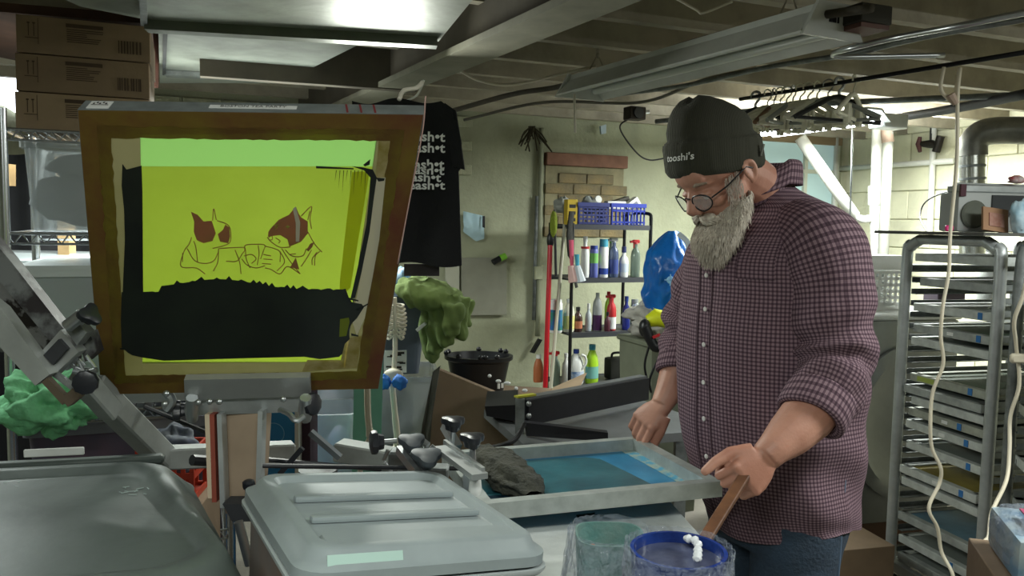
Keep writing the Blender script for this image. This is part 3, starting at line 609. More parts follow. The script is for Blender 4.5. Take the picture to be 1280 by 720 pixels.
# ================================================================== RIGHT: DRYING RACK, DRYER, RADIO
RF = V((1.627, 3.3, 0)); RN = V((1.74, 2.85, 0)); RW = (RF - RN).length
ry = (RF - RN).normalized(); rx = V((ry.y, -ry.x, 0)); RD = .56          # local: x into the rack, y from near to far post
rzr = math.atan2(rx.y, rx.x)
rk = thing('drying_rack', 'tall wheeled aluminium rack holding stacked printing screens at the right', 'rack', RN, rzr)
pm = None
ztop = 1.515
for x in (0, RD):
    # each end is one bent tube: up, over, down
    pts = bez([(x, 0, .1), (x, 0, .8), (x, 0, ztop - .09), (x, .02, ztop - .03), (x, .07, ztop)], 6)
    part('post', MB().tube(pts, .022, 10), ALU, rk)
    pts = bez([(x, RW, .1), (x, RW, .8), (x, RW, ztop - .09), (x, RW - .02, ztop - .03), (x, RW - .07, ztop)], 6)
    part('post', MB().tube(pts, .022, 10), ALU, rk)
    part('top_bar', MB().cyl((x, .06, ztop), (x, RW - .06, ztop), .02, 10), ALU, rk)
    part('bottom_bar', MB().box((x, RW / 2, .14), (.03, RW, .04)), ALU, rk)
for y in (0, RW):
    part('side_bar', MB().box((RD / 2, y, .14), (RD, .03, .04)), ALU, rk); part('side_bar', MB().box((RD / 2, y, ztop - .12), (RD, .02, .03)), ALU, rk)
    for x in (0, RD): part('caster', MB().cyl((x, y - .012, .05), (x, y + .012, .05), .05, 14).box((x, y, .1), (.03, .035, .04)), DKGREY, rk)
sl = MB().box((RD / 2, 0, 0), (RD - .03, .026, .004)).box((RD / 2, -.012, .01), (RD - .03, .003, .02)).mesh('slide_rail', False); sl.materials.append(ALU_D)
sr = MB().box((RD / 2, 0, 0), (RD - .03, .026, .004)).box((RD / 2, .012, .01), (RD - .03, .003, .02)).mesh('slide_rail', False); sr.materials.append(ALU_D)
z = .2
while z < 1.42:
    inst('slide_rail', sl, rk, Matrix.Translation((0, .03, z))); inst('slide_rail', sr, rk, Matrix.Translation((0, RW - .03, z))); z += .0475
# screens in the rack: (y at the far post, y of lower edge, look)
MESHC = [mat('screen_mesh_grey', '6d7470', .6), mat('screen_mesh_olive', '8a7c2e', .6, mottle=.3), mat('screen_mesh_blue', '4f7386', .6, mottle=.3), mat('screen_mesh_green', '4e5f4c', .6, mottle=.3)]
RAIL = [mat('rail_aluminium', 'c2c7c3', .5, .2, mottle=.18, scale=25), mat('rail_grey', 'a2a7a4', .5, .2, mottle=.22, scale=22), mat('rail_stained', 'abaea2', .55, .2, col2='8c9086', scale=18)]
TAPEB = mat('blue_tape', '2e6fae', .6)
scr = [(316, 0, 0, None, 'topmost screen in the drying rack, just under its top bar'),
       (346, 1, 0, None, 'second screen from the top of the drying rack, plain grey rail'),
       (378, 0, 0, .2, 'third screen from the top of the rack, blue tape on its near end'),
       (404, 1, 3, .22, 'fourth screen down the rack, dull rail with pale smudge and blue dot'),
       (420, 0, 0, None, 'fifth screen down the rack, brighter clean rail'),
       (465, 2, 3, .3, 'screen below the wide gap in the rack, yellow-green stain on its rail'),
       (479, 1, 0, None, 'screen directly under the yellow-stained one in the rack'),
       (492, 0, 0, None, 'screen third below the wide gap in the rack, plain rail'),
       (508, 2, 0, .45, 'warm grey screen near mid-rack with blue tape at mid-rail'),
       (523, 0, 0, .28, 'screen just under the warm grey one in the rack, blue tape nearer the cord'),
       (549, 0, 0, .25, 'screen with blue tape above the olive-meshed one in the rack'),
       (579, 0, 1, .25, 'screen whose mesh is stained olive-yellow, in the lower rack'),
       (594, 0, 0, None, 'screen tucked right below the olive-yellow one in the rack'),
       (637, 1, 2, None, 'screen with blue-grey ink on its mesh, low in the rack'),
       (666, 0, 0, .4, 'second lowest visible screen in the rack, long rail with blue tape'),
       (688, 1, 0, None, 'lowest visible screen in the rack')]
SLn = RW - .068
RS = random.Random(5)
for i, (py, ra, me_, tp, lb) in enumerate(scr):
    zt = P(1136, py, 3.28).z; hh = .032; loc = RN + V((0, 0, zt - hh)) + rx * RS.uniform(-.012, .02) + ry * .034
    t = thing('printing_screen', lb, 'screen frame', loc, rzr, 'printing screens in the drying rack')
    L_ = SLn - (.03 if i in (1, 7) else 0); D_ = .5
    part('front_rail', MB().box((.016, L_ / 2, hh / 2), (.032, L_, hh), bev=.002), RAIL[ra], t, smooth=False)
    part('back_rail', MB().box((D_, L_ / 2, hh / 2), (.032, L_, hh)), RAIL[ra], t, smooth=False)
    for y in (.016, L_ - .016): part('side_rail', MB().box((D_ / 2, y, hh / 2), (D_ - .032, .032, hh)), RAIL[ra], t, smooth=False)
    part('mesh', MB().box((D_ / 2, L_ / 2, hh - .004), (D_ - .04, L_ - .04, .002)), MESHC[me_], t, smooth=False)
    if tp: part('tape', MB().box((-.001, L_ * tp * .7, hh / 2), (.002, .02, hh * .8)), TAPEB, t, smooth=False)
    if i == 5: part('stain', MB().box((-.001, L_ * .78, hh / 2), (.002, .09, hh * .6)), mat('lime_stain', '9aa850', .7), t, smooth=False)
    if i in (3, 8, 9, 11): part('smudge', MB().box((-.001, L_ * .5, hh / 2), (.002, .03, hh * .4)), WHITEP, t, smooth=False)
# board on top + radio etc
bl = RN + V((0, 0, ztop + .021))
solo('top_board', 'thin grey board lying across the top of the drying rack', 'board', MB().box((.26, RW / 2 + .02, .006), (.74, .56, .012)), mat('grey_board', '54544f', .7), bl, rzr, smooth=False)
zt = ztop + .034
RAD = mat('radio_grey', 'a5a9a6', .45)
r0 = P(1197, 293, 3.02); r0.z = zt
t = thing('radio', 'grey portable radio with a round speaker on top of the drying rack', 'radio', r0, math.radians(8))
part('body', MB().box((.2, .06, .075), (.4, .11, .15), bev=.012, seg=2), RAD, t)
part('speaker', MB(Matrix.Translation((.062, .003, .066)) @ Matrix.Rotation(PI / 2, 4, 'X')).lathe([(.05, 0), (.053, .006), (.046, .012), (.02, .006)], 24), mat('speaker_mesh', '62665c', .8), t)
part('tape_deck', MB().box((.2, .002, .1), (.13, .008, .08)), mat('dark_deck', '3b3d3f', .3), t)
part('top_panel', MB().box((.2, .05, .163), (.38, .08, .028), bev=.004), ALU, t)
part('handle', MB().tube([(.02, .05, .15), (.02, .05, .182), (.39, .05, .182), (.39, .05, .15)], .007, 8), RAD, t)
part('dark_end', MB().box((.012, .002, .155), (.022, .01, .045)), mat('maroon_plastic', ''), t)
q = P(1236, 294, 2.93); q.z = zt
t = thing('picture_card', 'small tilted wood-coloured picture frame leaning on the radio', 'picture', q, math.radians(6))
R_ = Matrix.Rotation(-.25, 3, 'X')
R2 = Matrix.Rotation(.12, 3, 'Y')
part('frame', MB().box((.035, .02, .045), (.1, .01, .088), R2 @ R_), mat('card_tan', 'a07a5c', .7), t, smooth=False)
part('picture', MB().box((.037, .0135, .045), (.06, .004, .05), R2 @ R_), mat('card_pink', 'b08a7c', .7, col2='9a6a5a', scale=30), t, smooth=False)
q = P(1276, 294, 2.9); q.z = zt
blob('crumpled light blue and white wrapper beside the picture on the rack', 'wrapper', 'wrapper', q + V((.01, 0, .055)), (.045, .035, .055), mat('blue_white_wrapper', 'cfe2ea', .5, col2='8fb8cc', scale=12), .4, 2, 4, 30)
q = P(1186, 294, 2.95); q.z = zt
solo('clip', 'small bright pink clip on the rack top board by the cord', 'clip', MB().box((0, 0, .012), (.03, .012, .022), bev=.004), mat('bright_pink', 'd8357a', .4), q)
q = P(1264, 232, 3.02)
blob('small red and white odds and ends on top of the radio', 'trinket', 'ornament', V((P(1272, 232, 3.05).x, 3.06, zt + .2)), (.03, .02, .014), mat('red_white_bits', 'c9c2c0', .5, col2='a8323a', scale=30), .4, 2, 6, 24)
# second rack at the frame's right edge
r2 = RN + rx * .14 - ry * .5 + V((0, 0, 0))
rk2 = thing('drying_rack', 'second drying rack, only its far post showing at the right edge of the picture', 'rack', V((P(1272, 400, 2.75).x, 2.75, 0)), math.radians(-18))
for y in (0, -.45): 
    for x in (0, .5): part('post', MB().tube(bez([(x, y, .1), (x, y, .8), (x, y, 1.42), (x + (.02 if x == 0 else -.02), y, 1.49), (x + (.06 if x == 0 else -.06), y, 1.5)], 5), .02, 10), ALU_D, rk2)
part('top_bar', MB().cyl((.05, 0, 1.5), (.45, 0, 1.5), .018, 10), ALU_D, rk2); part('top_bar', MB().cyl((.05, -.45, 1.5), (.45, -.45, 1.5), .018, 10), ALU_D, rk2)
for x in (0, .5): part('side_bar', MB().box((x, -.225, .12), (.03, .45, .04)), ALU_D, rk2)
for y in (0, -.45): part('side_bar', MB().box((.25, y, .12), (.5, .03, .04)), ALU_D, rk2)
for y in (0, -.45):
    for x in (0, .5): part('caster', MB().cyl((x, y - .012, .05), (x, y + .012, .05), .05, 12), DKGREY, rk2)
z = .2
while z < 1.4:
    inst('slide_rail', sl, rk2, Matrix.Translation((0, -.03, z)) @ Matrix.Diagonal((.88, 1, 1, 1))); z += .055
for i, (z, lb) in enumerate(((1.28, 'highest'), (1.1, 'second'), (.93, 'third'), (.75, 'fourth'), (.6, 'lowest'))):
    t = thing('printing_screen', 'screen end poking out at the right edge of the picture, %s of the second rack' % lb, 'screen frame', V((P(1272, 400, 2.75).x, 2.75, z)) , math.radians(-18), 'screens in the second drying rack')
    part('rails', MB().box((.25, -.04, .016), (.46, .03, .032)).box((.25, -.41, .016), (.46, .03, .032)).box((.03, -.225, .016), (.03, .4, .032)).box((.47, -.225, .016), (.03, .4, .032)), RAIL[i % 3], t, smooth=False)
    part('mesh', MB().box((.25, -.225, .028), (.44, .36, .002)), MESHC[i % 4], t, smooth=False)
# dryer
dr = V((1.545, 3.74, 0)); dz = math.radians(14)
t = thing('clothes_dryer', 'silver front-loading clothes dryer standing behind the drying rack', 'dryer', dr, dz)
DRY = mat('dryer_silver', '8f918e', .4, .4, mottle=.1)
part('body', MB().box((.34, .33, .62), (.68, .66, 1.0), bev=.02, seg=2), DRY, t)
part('plinth', MB().box((.34, .33, .06), (.66, .62, .12)), mat('brown_plinth', '5f4535', .7), t, smooth=False)
part('top', MB().box((.34, .33, 1.135), (.7, .68, .03), bev=.01), WHITEP, t)
part('door', MB(Matrix.Translation((.36, -.005, .62)) @ Matrix.Rotation(PI / 2, 4, 'X')).lathe([(.3, 0), (.3, .02), (.25, .03), (.22, .01), (.1, .004), (.01, .004)], 36, sx=.93, sy=1.25), DRY, t)
part('door_ring', MB(Matrix.Translation((.36, -.02, .62)) @ Matrix.Rotation(PI / 2, 4, 'X')).loft([[V(((R0 + dr_ * math.cos(q)) * .93 * math.cos(p), (R0 + dr_ * math.cos(q)) * 1.25 * math.sin(p), dr_ * math.sin(q))) for q in (2 * PI * j / 8 for j in range(8))] for R0, dr_ in ((.262, .012),) for p in (2 * PI * i / 40 for i in range(40))], loop=True), mat('pale_chrome', 'b9b9ae', .3, .6), t)
# washing basket on it
hz = 1.15
qb = P(1080, 386, 3.95); qb = V((qb.x - .01, qb.y, hz))
lb_ = thing('laundry_basket', 'white laundry basket with round holes standing on the dryer', 'basket', qb, dz)
f = MB(); Wb, Db, Hb = .22, .25, .265
f.box((Wb / 2, Db / 2, .005), (Wb * .9, Db * .9, .01))
def holed(o, ex, L_, H_, nx, nz):
    """a wall of strips leaving a grid of holes"""
    mbx = MB(basis(ex, V((0, 0, 1)), o))
    for i in range(nx + 1): mbx.box((L_ * i / nx, H_ * .42, 0), (L_ / nx * .5, H_ * .62, .004))
    for j in range(nz + 1): mbx.box((L_ / 2, H_ * .12 + H_ * .6 * j / nz, 0), (L_, H_ * .6 / nz * .5, .004))
    mbx.box((L_ / 2, H_ * .06, 0), (L_, H_ * .12, .004)); mbx.box((L_ / 2, H_ * .88, 0), (L_, H_ * .24, .004)); return mbx
part('side', holed((0, 0, 0), V((1, 0, 0)), Wb, Hb, 7, 5), WHITEP, lb_, smooth=False); part('side', holed((0, Db, 0), V((1, 0, 0)), Wb, Hb, 7, 5), WHITEP, lb_, smooth=False)
part('side', holed((0, 0, 0), V((0, 1, 0)), Db, Hb, 7, 5), WHITEP, lb_, smooth=False); part('side', holed((Wb, 0, 0), V((0, 1, 0)), Db, Hb, 7, 5), WHITEP, lb_, smooth=False)
part('base', f, WHITEP, lb_)
part('rim', MB().box((Wb / 2, 0, Hb), (Wb + .04, .025, .018)).box((Wb / 2, Db, Hb), (Wb + .04, .025, .018)).box((0, Db / 2, Hb), (.025, Db, .018)).box((Wb, Db / 2, Hb), (.025, Db, .018)), WHITEP, lb_, smooth=False)
blob('dark and pale folded laundry inside the white basket', 'laundry_pile', 'laundry', qb + RMAT @ V((.12, .12, .2)), (.1, .1, .06), mat('dark_laundry', '3e4540', .9, col2='9aa19b', scale=10), .5, 2, 9, 30)
q = P(1180, 372, 3.98); q.z = hz
cbox('detergent_box', 'dark box with small print on the dryer behind the rack posts', 'box', q, dz, (.16, .1, .1), mat('violet_dark_box', '4a3f4c', .6))
q = P(1168, 386, 4.12); q.z = hz
t = thing('detergent_bottle', 'foil-topped grey bottle on the dryer seen through the top of the rack', 'bottle', V((q.x + .3, q.y + .05, hz)), 0)
part('body', MB().lathe([(.05, 0), (.055, .15), (.04, .25), (.02, .3)], 14), mat('grey_bottle', '9b9f9c', .4), t); part('cap', MB().lathe([(.024, .3), (.022, .34)], 10), STEEL, t)
cbox('cardboard_box', 'brown cardboard box on the floor between the man and the drying rack', 'box', V((1.36, 3.2, 0)), dz, (.3, .3, .3), CARD)
# cords from ceiling
CORD = mat('cream_cord', 'd2cab4', .5)
t = thing('extension_cord', 'long cream extension cord hanging from the ceiling in front of the drying rack', 'cord', P(1190, 88, 2.6))
pts = [P(x, y, d) for x, y, d in ((1180, 84, 2.6), (1176, 110, 2.6), (1184, 122, 2.6), (1193, 128, 2.6), (1196, 105, 2.6), (1200, 86, 2.58), (1197, 120, 2.58), (1196, 200, 2.6), (1188, 290, 2.62), (1186, 340, 2.62), (1179, 380, 2.62), (1176, 420, 2.62), (1179, 455, 2.62), (1166, 490, 2.62), (1163, 530, 2.6), (1165, 560, 2.6), (1176, 585, 2.58), (1174, 605, 2.58), (1161, 635, 2.55), (1172, 660, 2.55), (1177, 690, 2.55), (1192, 722, 2.5))]
pts += [V((pts[-1].x + .02, 2.5, .3)), V((pts[-1].x, 2.48, .02)), V((pts[-1].x - .2, 2.3, .01))]
part('cable', MB().tube(bez(pts, 6), .006, 8), CORD, t, True, 'all'); part('strain_wrap', MB().tube([P(1188, 118, 2.58), P(1195, 130, 2.58)], [.014, .01], 8), mat('cord_tape', 'b09a8a', .6), t, True)
t = thing('extension_cord', 'second cream cord hanging down the right edge of the picture', 'cord', P(1275, 360, 2.45))
pts = [P(x, y, d) for x, y, d in ((1292, 300, 2.4), (1280, 365, 2.4), (1268, 400, 2.42), (1270, 430, 2.45), (1274, 480, 2.45), (1263, 520, 2.45), (1262, 560, 2.4), (1258, 600, 2.35), (1240, 640, 2.3), (1236, 670, 2.2), (1228, 700, 2.1))]
pts += [V((pts[-1].x, 2.05, .3)), V((pts[-1].x, 2.0, .02))]
part('cable', MB().tube(bez(pts, 6), .006, 8), CORD, t, True, 'all'); part('plug', MB().box(P(1273, 448, 2.44), (.05, .02, .03), bev=.006), CORD, t, True)
# hangers on the rod
h0 = P(925, 124, 3.45); h1 = Pz(1290, 64, h0.z)
def rodat(px):
    # point of the rod seen at picture column px
    lo, hi = 0, 1
    for _ in range(30):
        mid = (lo + hi) / 2; q = h0.lerp(h1, mid); d = q - V((0, 0, CAM_H)); X = 640 + FPX * d.dot(cR) / d.dot(cF)
        if X < px: lo = mid
        else: hi = mid
    return h0.lerp(h1, lo)
HC = [mat('hanger_ivory', 'dedcc8', .45), mat('hanger_black', '232426', .5), mat('hanger_grey', '8f938c', .45), mat('hanger_wood', '7c5f45', .5)]
hang = [(945, -.9, 1, 'black clothes hanger, leftmost on the rod, over the beanie'), (960, .5, 0, 'ivory hanger beside the black leftmost one'), (968, .9, 3, 'brown wooden hanger near the left of the bunch'), (976, .2, 0, 'ivory hanger third in the bunch above the lit lamp'),
        (984, -.5, 0, 'ivory hanger turned toward the window'), (992, .75, 2, 'grey hanger at the middle of the bunch'), (1001, .1, 0, 'ivory hanger at the very middle of the bunch'), (1011, -.3, 0, 'ivory hanger just right of the middle of the bunch'),
        (1022, .6, 0, 'ivory hanger above the bright lamp tube'), (1036, -.7, 2, 'grey hanger with two white pegs, right of the bunch'), (1050, .3, 1, 'small black hanger near the right end of the bunch'), (1068, .9, 0, 'rightmost ivory hanger by the rusty pipe elbow')]
for px, az, ci, lb in hang:
    q = rodat(px); t = thing('clothes_hanger', lb, 'hanger', q, az, 'clothes hangers on the ceiling rod'); r_ = .0065
    part('hook', MB().tube(bez([(-.02, 0, -.004), (-.018, 0, .012), (0, 0, .02), (.018, 0, .01), (.016, 0, -.012), (0, 0, -.03), (0, 0, -.05)], 4), .003 if ci != 1 else .006, 6), STEEL if ci else HC[0], t)
    part('shoulders', MB().tube(bez([(-.19, 0, -.135), (-.1, 0, -.09), (0, 0, -.05), (.1, 0, -.09), (.19, 0, -.135)], 4), r_ * 1.4, 8), HC[ci], t)
    part('bar', MB().tube([(-.19, 0, -.135), (.19, 0, -.14)], r_, 8), HC[ci], t)
    if ci in (0, 2):
        for s in (-.07, .07): part('clip', MB().box((s, 0, -.125), (.012, .02, .07), bev=.003).box((s + .018, 0, -.125), (.006, .02, .07), bev=.002), HC[0], t)

# ================================================================== LEFT: WIRE SHELVING WITH CARTONS AND TOTES
CHR = mat('chrome_wire', 'b9bcc0', .25, .9)
wl = V((-1.495, 2.36, 0)); wrz = math.radians(22)
ws = thing('wire_shelving', 'chrome wire shelving with cartons and totes at the left edge', 'shelf', wl, wrz)
WW, WD = .62, .5; WZ = [.15, .52, .945, 1.495, 1.80]
for x in (0, WW):
    for y in (0, WD): part('post', MB().cyl((x, y, 0), (x, y, 1.86), .0135, 10), CHR, ws)
for z in WZ:
    m = MB()
    for y in (0, WD): m.cyl((0, y, z), (WW, y, z), .005, 6); m.cyl((0, y, z - .03), (WW, y, z - .03), .004, 6)
    for x in (0, WW): m.cyl((x, 0, z), (x, WD, z), .005, 6)
    for i in range(15):
        x0 = WW * i / 15; m.tube([(x0, 0, z), (x0 + WW / 30, 0, z - .03), (x0 + WW / 15, 0, z)], .003, 5)
    for i in range(24): m.cyl((WW * i / 24, 0, z), (WW * i / 24, WD, z), .0025, 4)
    part('wire_shelf', m, CHR, ws)
def W(x, y, z): return Matrix.Translation(wl) @ Matrix.Rotation(wrz, 4, 'Z') @ V((x, y, z))
# three cartons
PRT = mat('carton_print', '4a3a2c', .8)
for i, (z, lb) in enumerate(((1.805, 'lowest of the three brown cartons on the top wire shelf'), (1.917, 'middle one of three brown cartons on the top wire shelf'), (2.029, 'topmost of the three brown cartons, dusty greenish at its left'))):
    t = thing('carton', lb, 'carton', W(.03 + .004 * i, .03, z), wrz, 'brown cartons on the wire shelving')
    part('box', MB().box((.18, .2, .055), (.36, .4, .109), bev=.002), CARD2 if i == 0 else CARD, t, smooth=False)
    m = MB()
    for k in range(2): 
        m.box((.032 + k * .014, -.001, .07), (.002, .001, .04)); m.box((.032 + k * .014, -.001, .088), (.007, .001, .004))
    m.box((.04, -.001, .045), (.035, .001, .002)); m.box((.057, -.001, .065), (.0015, .001, .075)); part('arrow_print', m, PRT, t, smooth=False)
    m = MB(); m.box((.18, -.001, .09), (.1, .001, .011))
    rr = random.Random(i)
    for k in range(7):
        L_ = rr.uniform(.05, .1); m.box((.132 + L_ / 2, -.001, .078 - k * .006), (L_, .001, .0022))
    part('text_print', m, PRT, t, smooth=False)
    m = MB(); x = .272
    while x < .338: wd = rr.choice((.002, .003, .005)); m.box((x, -.001, .04), (wd, .001, .038)); x += wd + rr.choice((.003, .005))
    part('barcode', m, PRT, t, smooth=False)
# tote of grey clothes
def tote(name, label, loc, rz, d, m, lidm=None, clear=False, taper=.88, cat='storage tote', group=None, lipz=.02):
    """a tapered storage box with its own wall thickness, rim and lid"""
    t = thing(name, label, cat, loc, rz, group); w_, dd, h = d
    def ring(k, z, c=.03):
        a, b = w_ / 2 * k, dd / 2 * k; out = []
        for sx_, sy_, a0 in ((1, 1, 0), (-1, 1, 1), (-1, -1, 2), (1, -1, 3)):
            for j in range(4):
                an = (a0 + j / 3) * PI / 2; out.append(V((w_ / 2 + sx_ * (a - c) + c * math.cos(an), dd / 2 + sy_ * (b - c) + c * math.sin(an), z)))
        return out
    kt = 1 - .004 / w_ * 2
    part('body', MB().loft([ring(taper * kt, .006), ring(kt, h - .01), ring(1, h), ring(taper, 0)][0:0] or [ring(taper, 0), ring(1, h), ring(kt * .99, h), ring(taper * kt * .99, .008)]), m, t)
    part('rim', MB().loft([ring(1.0, h - lipz), ring(1.05, h - lipz), ring(1.05, h), ring(1.0, h)], cap=False, loop=True), lidm or m, t)
    if lidm: part('lid', MB().loft([ring(1.06, h), ring(1.06, h + .015), ring(.9, h + .022)]), lidm, t)
    return t
CLT = film('clear_tote_plastic', 'c9d0d3', .55, .25, .15, 10)
tote('storage_tote', 'clear tote stuffed with grey clothes on the middle wire shelf', W(.04, .05, 1.503), wrz, (.42, .4, .27), CLT, None, True, .92)
for i, (dx, dz_, r, c, lb) in enumerate(((.13, .09, (.11, .12, .07), 'grey_knit', 'dark grey folded cloth low in the clear tote'), (.29, .11, (.11, .12, .085), 'pale_blue_grey_knit', 'pale blue-grey cloth at the right in the clear tote'), (.19, .19, (.13, .11, .045), 'mid_grey_knit', 'mid grey cloth draped on top inside the clear tote'))):
    blob(lb, 'clothing', 'clothing', W(.04 + dx, .22, 1.51 + dz_), r, mat(c, ('6f7479', 'a3acb0', '84898d')[i], .9, mottle=.15, bump=.5), .25, 1.5, i + 20, 36, group='clothes in the clear tote')
# white tote with bluish writing
t = tote('storage_tote', 'large milky white tote with faint blue handwriting on its lid edge', W(.03, .04, .953), wrz, (.55, .42, .43), mat('milky_plastic', 'c2c9cb', .35, transl=.3), mat('milky_lid', 'cdd3d4', .35), False, .95)
m = MB(); rr = random.Random(2)
for k in range(9):
    x = .12 + k * .022; m.tube(bez([(x, .015, .405), (x + .01, .013, .418 + rr.uniform(-.004, .006)), (x + .006, .013, .41), (x + .018, .013, .412 + rr.uniform(-.005, .005))], 4), .0016, 5)
part('handwriting', m, mat('blue_ink', '6fa3b5', .7), t)
# purple tote and green cloth
t = tote('storage_tote', 'mauve and navy tinted clear tote with grey lid at the lower left', V((-1.62, 2.42, .53)), wrz, (.54, .4, .36), mat('mauve_tote', '6e5566', .4, col2='3c4a5c', scale=2.5), mat('grey_tote_lid', '7b7e86', .4), False, .9)
t.location = W(.03, .04, .528)
part('label', MB().box((.33, .002, .3), (.07, .006, .02), bev=.003), WHITEP, t)
blob('crumpled mint green cloth lying below the white tote at the left', 'cloth', 'cloth', P(62, 505, 2.28), (.115, .08, .07), mat('mint_cloth', '76c08b', .85, mottle=.15, bump=.4), .8, 2.6, 31, 70)
cbox('wooden_block', 'strip of raw timber standing upright behind the wire shelf', 'timber', P(84, 325, 3.3) - V((0, 0, .0)), 0, (.04, .03, .25), WOODL)
solo('timber_post', 'pale timber stud standing behind the wire shelving', 'post', MB().box((0, 0, .9), (.045, .05, 1.8)), WOODL, V((P(84, 325, 3.2).x, 3.2, 0)), smooth=False)
solo('timber_board', 'yellowish board end behind the left shelf post', 'board', MB().prism([P(-20, 205, 3.2), P(12, 205, 3.2), P(12, 232, 3.2), P(-20, 232, 3.2)], (0, 1, 0), .04), WOODL, P(0, 232, 3.2), world=True, smooth=False)
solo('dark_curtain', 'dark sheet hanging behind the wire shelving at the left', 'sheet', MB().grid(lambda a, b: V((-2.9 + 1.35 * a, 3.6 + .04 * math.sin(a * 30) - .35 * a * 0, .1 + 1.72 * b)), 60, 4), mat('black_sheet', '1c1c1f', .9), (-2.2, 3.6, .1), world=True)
solo('storage_crate', 'silvery container behind the wire shelving', 'container', MB().box((0, 0, .2), (.8, .3, .4), bev=.03), mat('silver_container', '9da3a5', .35, .5), V((P(40, 320, 3.2).x, 3.3, 1.0)))
bpy.data.objects.remove(bpy.data.objects['wooden_block']) if False else None

# hanging shirt
t = thing('hanging_shirt', 'black t-shirt with repeated white lettering hanging right of the raised screen', 't-shirt', P(540, 130, 2.9), 0)
SHB = mat('black_jersey', '0f1013', .9, bump=.2, bscale=200)
sh = [(468, 128), (500, 122), (520, 131), (545, 131), (562, 127), (571, 138), (577, 170), (580, 212), (575, 214), (571, 205), (573, 250), (577, 326), (560, 330), (520, 331), (450, 331), (440, 200)]
def shirtpt(i, j):
    lo = V((448, 0)); yy = 126 + 205 * j
    xr = 563 + 10 * min(1, j / .25) + (4 if .1 < j < .42 else 0) + 6 * max(0, j - .4)
    if j < .06: xr = 552 + 16 * j / .06 + 0
    xl = 440
    x = xl + (xr - xl) * i
    q = P(x, yy + 3 * math.sin(i * 9), 2.9); return V((q.x, 2.9 + .015 * math.sin(i * 11 + j * 2) + .01 * fbm((i * 2, j * 3, 0)), q.z))
def thick(f, nu, nv, th):
    m = MB(); m.grid(f, nu, nv); m.grid(lambda a, b: f(a, b) + V((0, th, 0)), nu, nv)
    for e in (0, 1): m.grid(lambda a, b: f(e, b) + V((0, th * a, 0)), 1, nv); m.grid(lambda a, b: f(a, e) + V((0, th * b, 0)), nu, 1)
    return m
part('body', thick(shirtpt, 40, 40, .03), SHB, t, True, 'all')
def slv(i, j):
    a = P(556 + 14 * i, 129 + 10 * i + 0, 2.9); b = P(566 + 15 * i, 208 + 4 * i, 2.9); q = a.lerp(b, j); return V((q.x, 2.885 + .01 * math.sin(j * 5), q.z))
part('sleeve', thick(slv, 8, 16, .05), SHB, t, True, 'all')
WP = mat('white_print', 'd8dad8', .8)
for k, (x, y) in enumerate(((529, 171), (529, 185), (528, 206), (528, 213), (524, 222), (529, 232))):
    q = P(x, y, 2.86); part('print', MB(basis((1, 0, -.02 + .015 * (k % 3)), (0, 0, 1), q)).add(TXT["yeash\u2022t"], Matrix.Diagonal((1.05, .85 if k > 2 else .95, 1, 1))), WP, t, True, False)
part('hanger', MB().tube(bez([P(505, 127, 2.92), P(520, 120, 2.92), P(527, 108, 2.92), P(530, 100, 2.92)], 4), .004, 6), WHITEP, t, True)
part('dark_hem', MB().prism([P(505, 330, 2.95), P(549, 330, 2.95), P(549, 345, 2.95), P(505, 345, 2.95)], (0, 1, 0), .01), mat('mauve_black_cloth', '3a3438', .9), t, True)
pipe('wire_loop', 'bright bit of twisted wire sticking up by the raised screen\'s top right corner', [P(499, 124, 1.455), P(505, 113, 1.48), P(520, 110, 1.5), P(528, 103, 1.52)], .004, mat('pale_wire', 'b5b0a2', .4), 'wire')
# ================================================================== THE RAISED SCREEN
sA, sB, sC_, sD = V((-.737, 1.366, 1.729)), V((-.160, 1.425, 1.739)), V((-.289, 1.730, 1.184)), V((-.866, 1.671, 1.174))
sn = (sB - sA).cross(sD - sA).normalized()
if sn.y < 0: sn = -sn                      # points away from the camera, into the frame's thickness
def S(x, y, off=0): return onplane(x, y, sA - sn * off, sn)   # a point of the screen's face (off = in front of it)
def poly(pts, off, th=.0004): return MB().prism([S(x, y, off) for x, y in pts], sn, th)
def inset(c, k): 
    m = sum(c, V()) / 4; e1 = (c[1] - c[0]).normalized(); e2 = (c[3] - c[0]).normalized()
    return [c[0] + e1 * k + e2 * k, c[1] - e1 * k + e2 * k, c[2] - e1 * k - e2 * k, c[3] + e1 * k - e2 * k]
t = thing('raised_printing_screen', 'large tilted aluminium screen with translucent yellow-green stencil and black ink, lifted on the press', 'screen', (sC_ + sD) / 2, 0)
oc = [sA, sB, sC_, sD]; ic = inset(oc, .038)
FR = mat('frame_aluminium', '848b8b', .5, .4, mottle=.2, scale=25)
for i in range(4):
    j = (i + 1) % 4
    part('frame_rail', MB().prism([oc[i], oc[j], ic[j], ic[i]], sn, .04), FR, t, True, False)
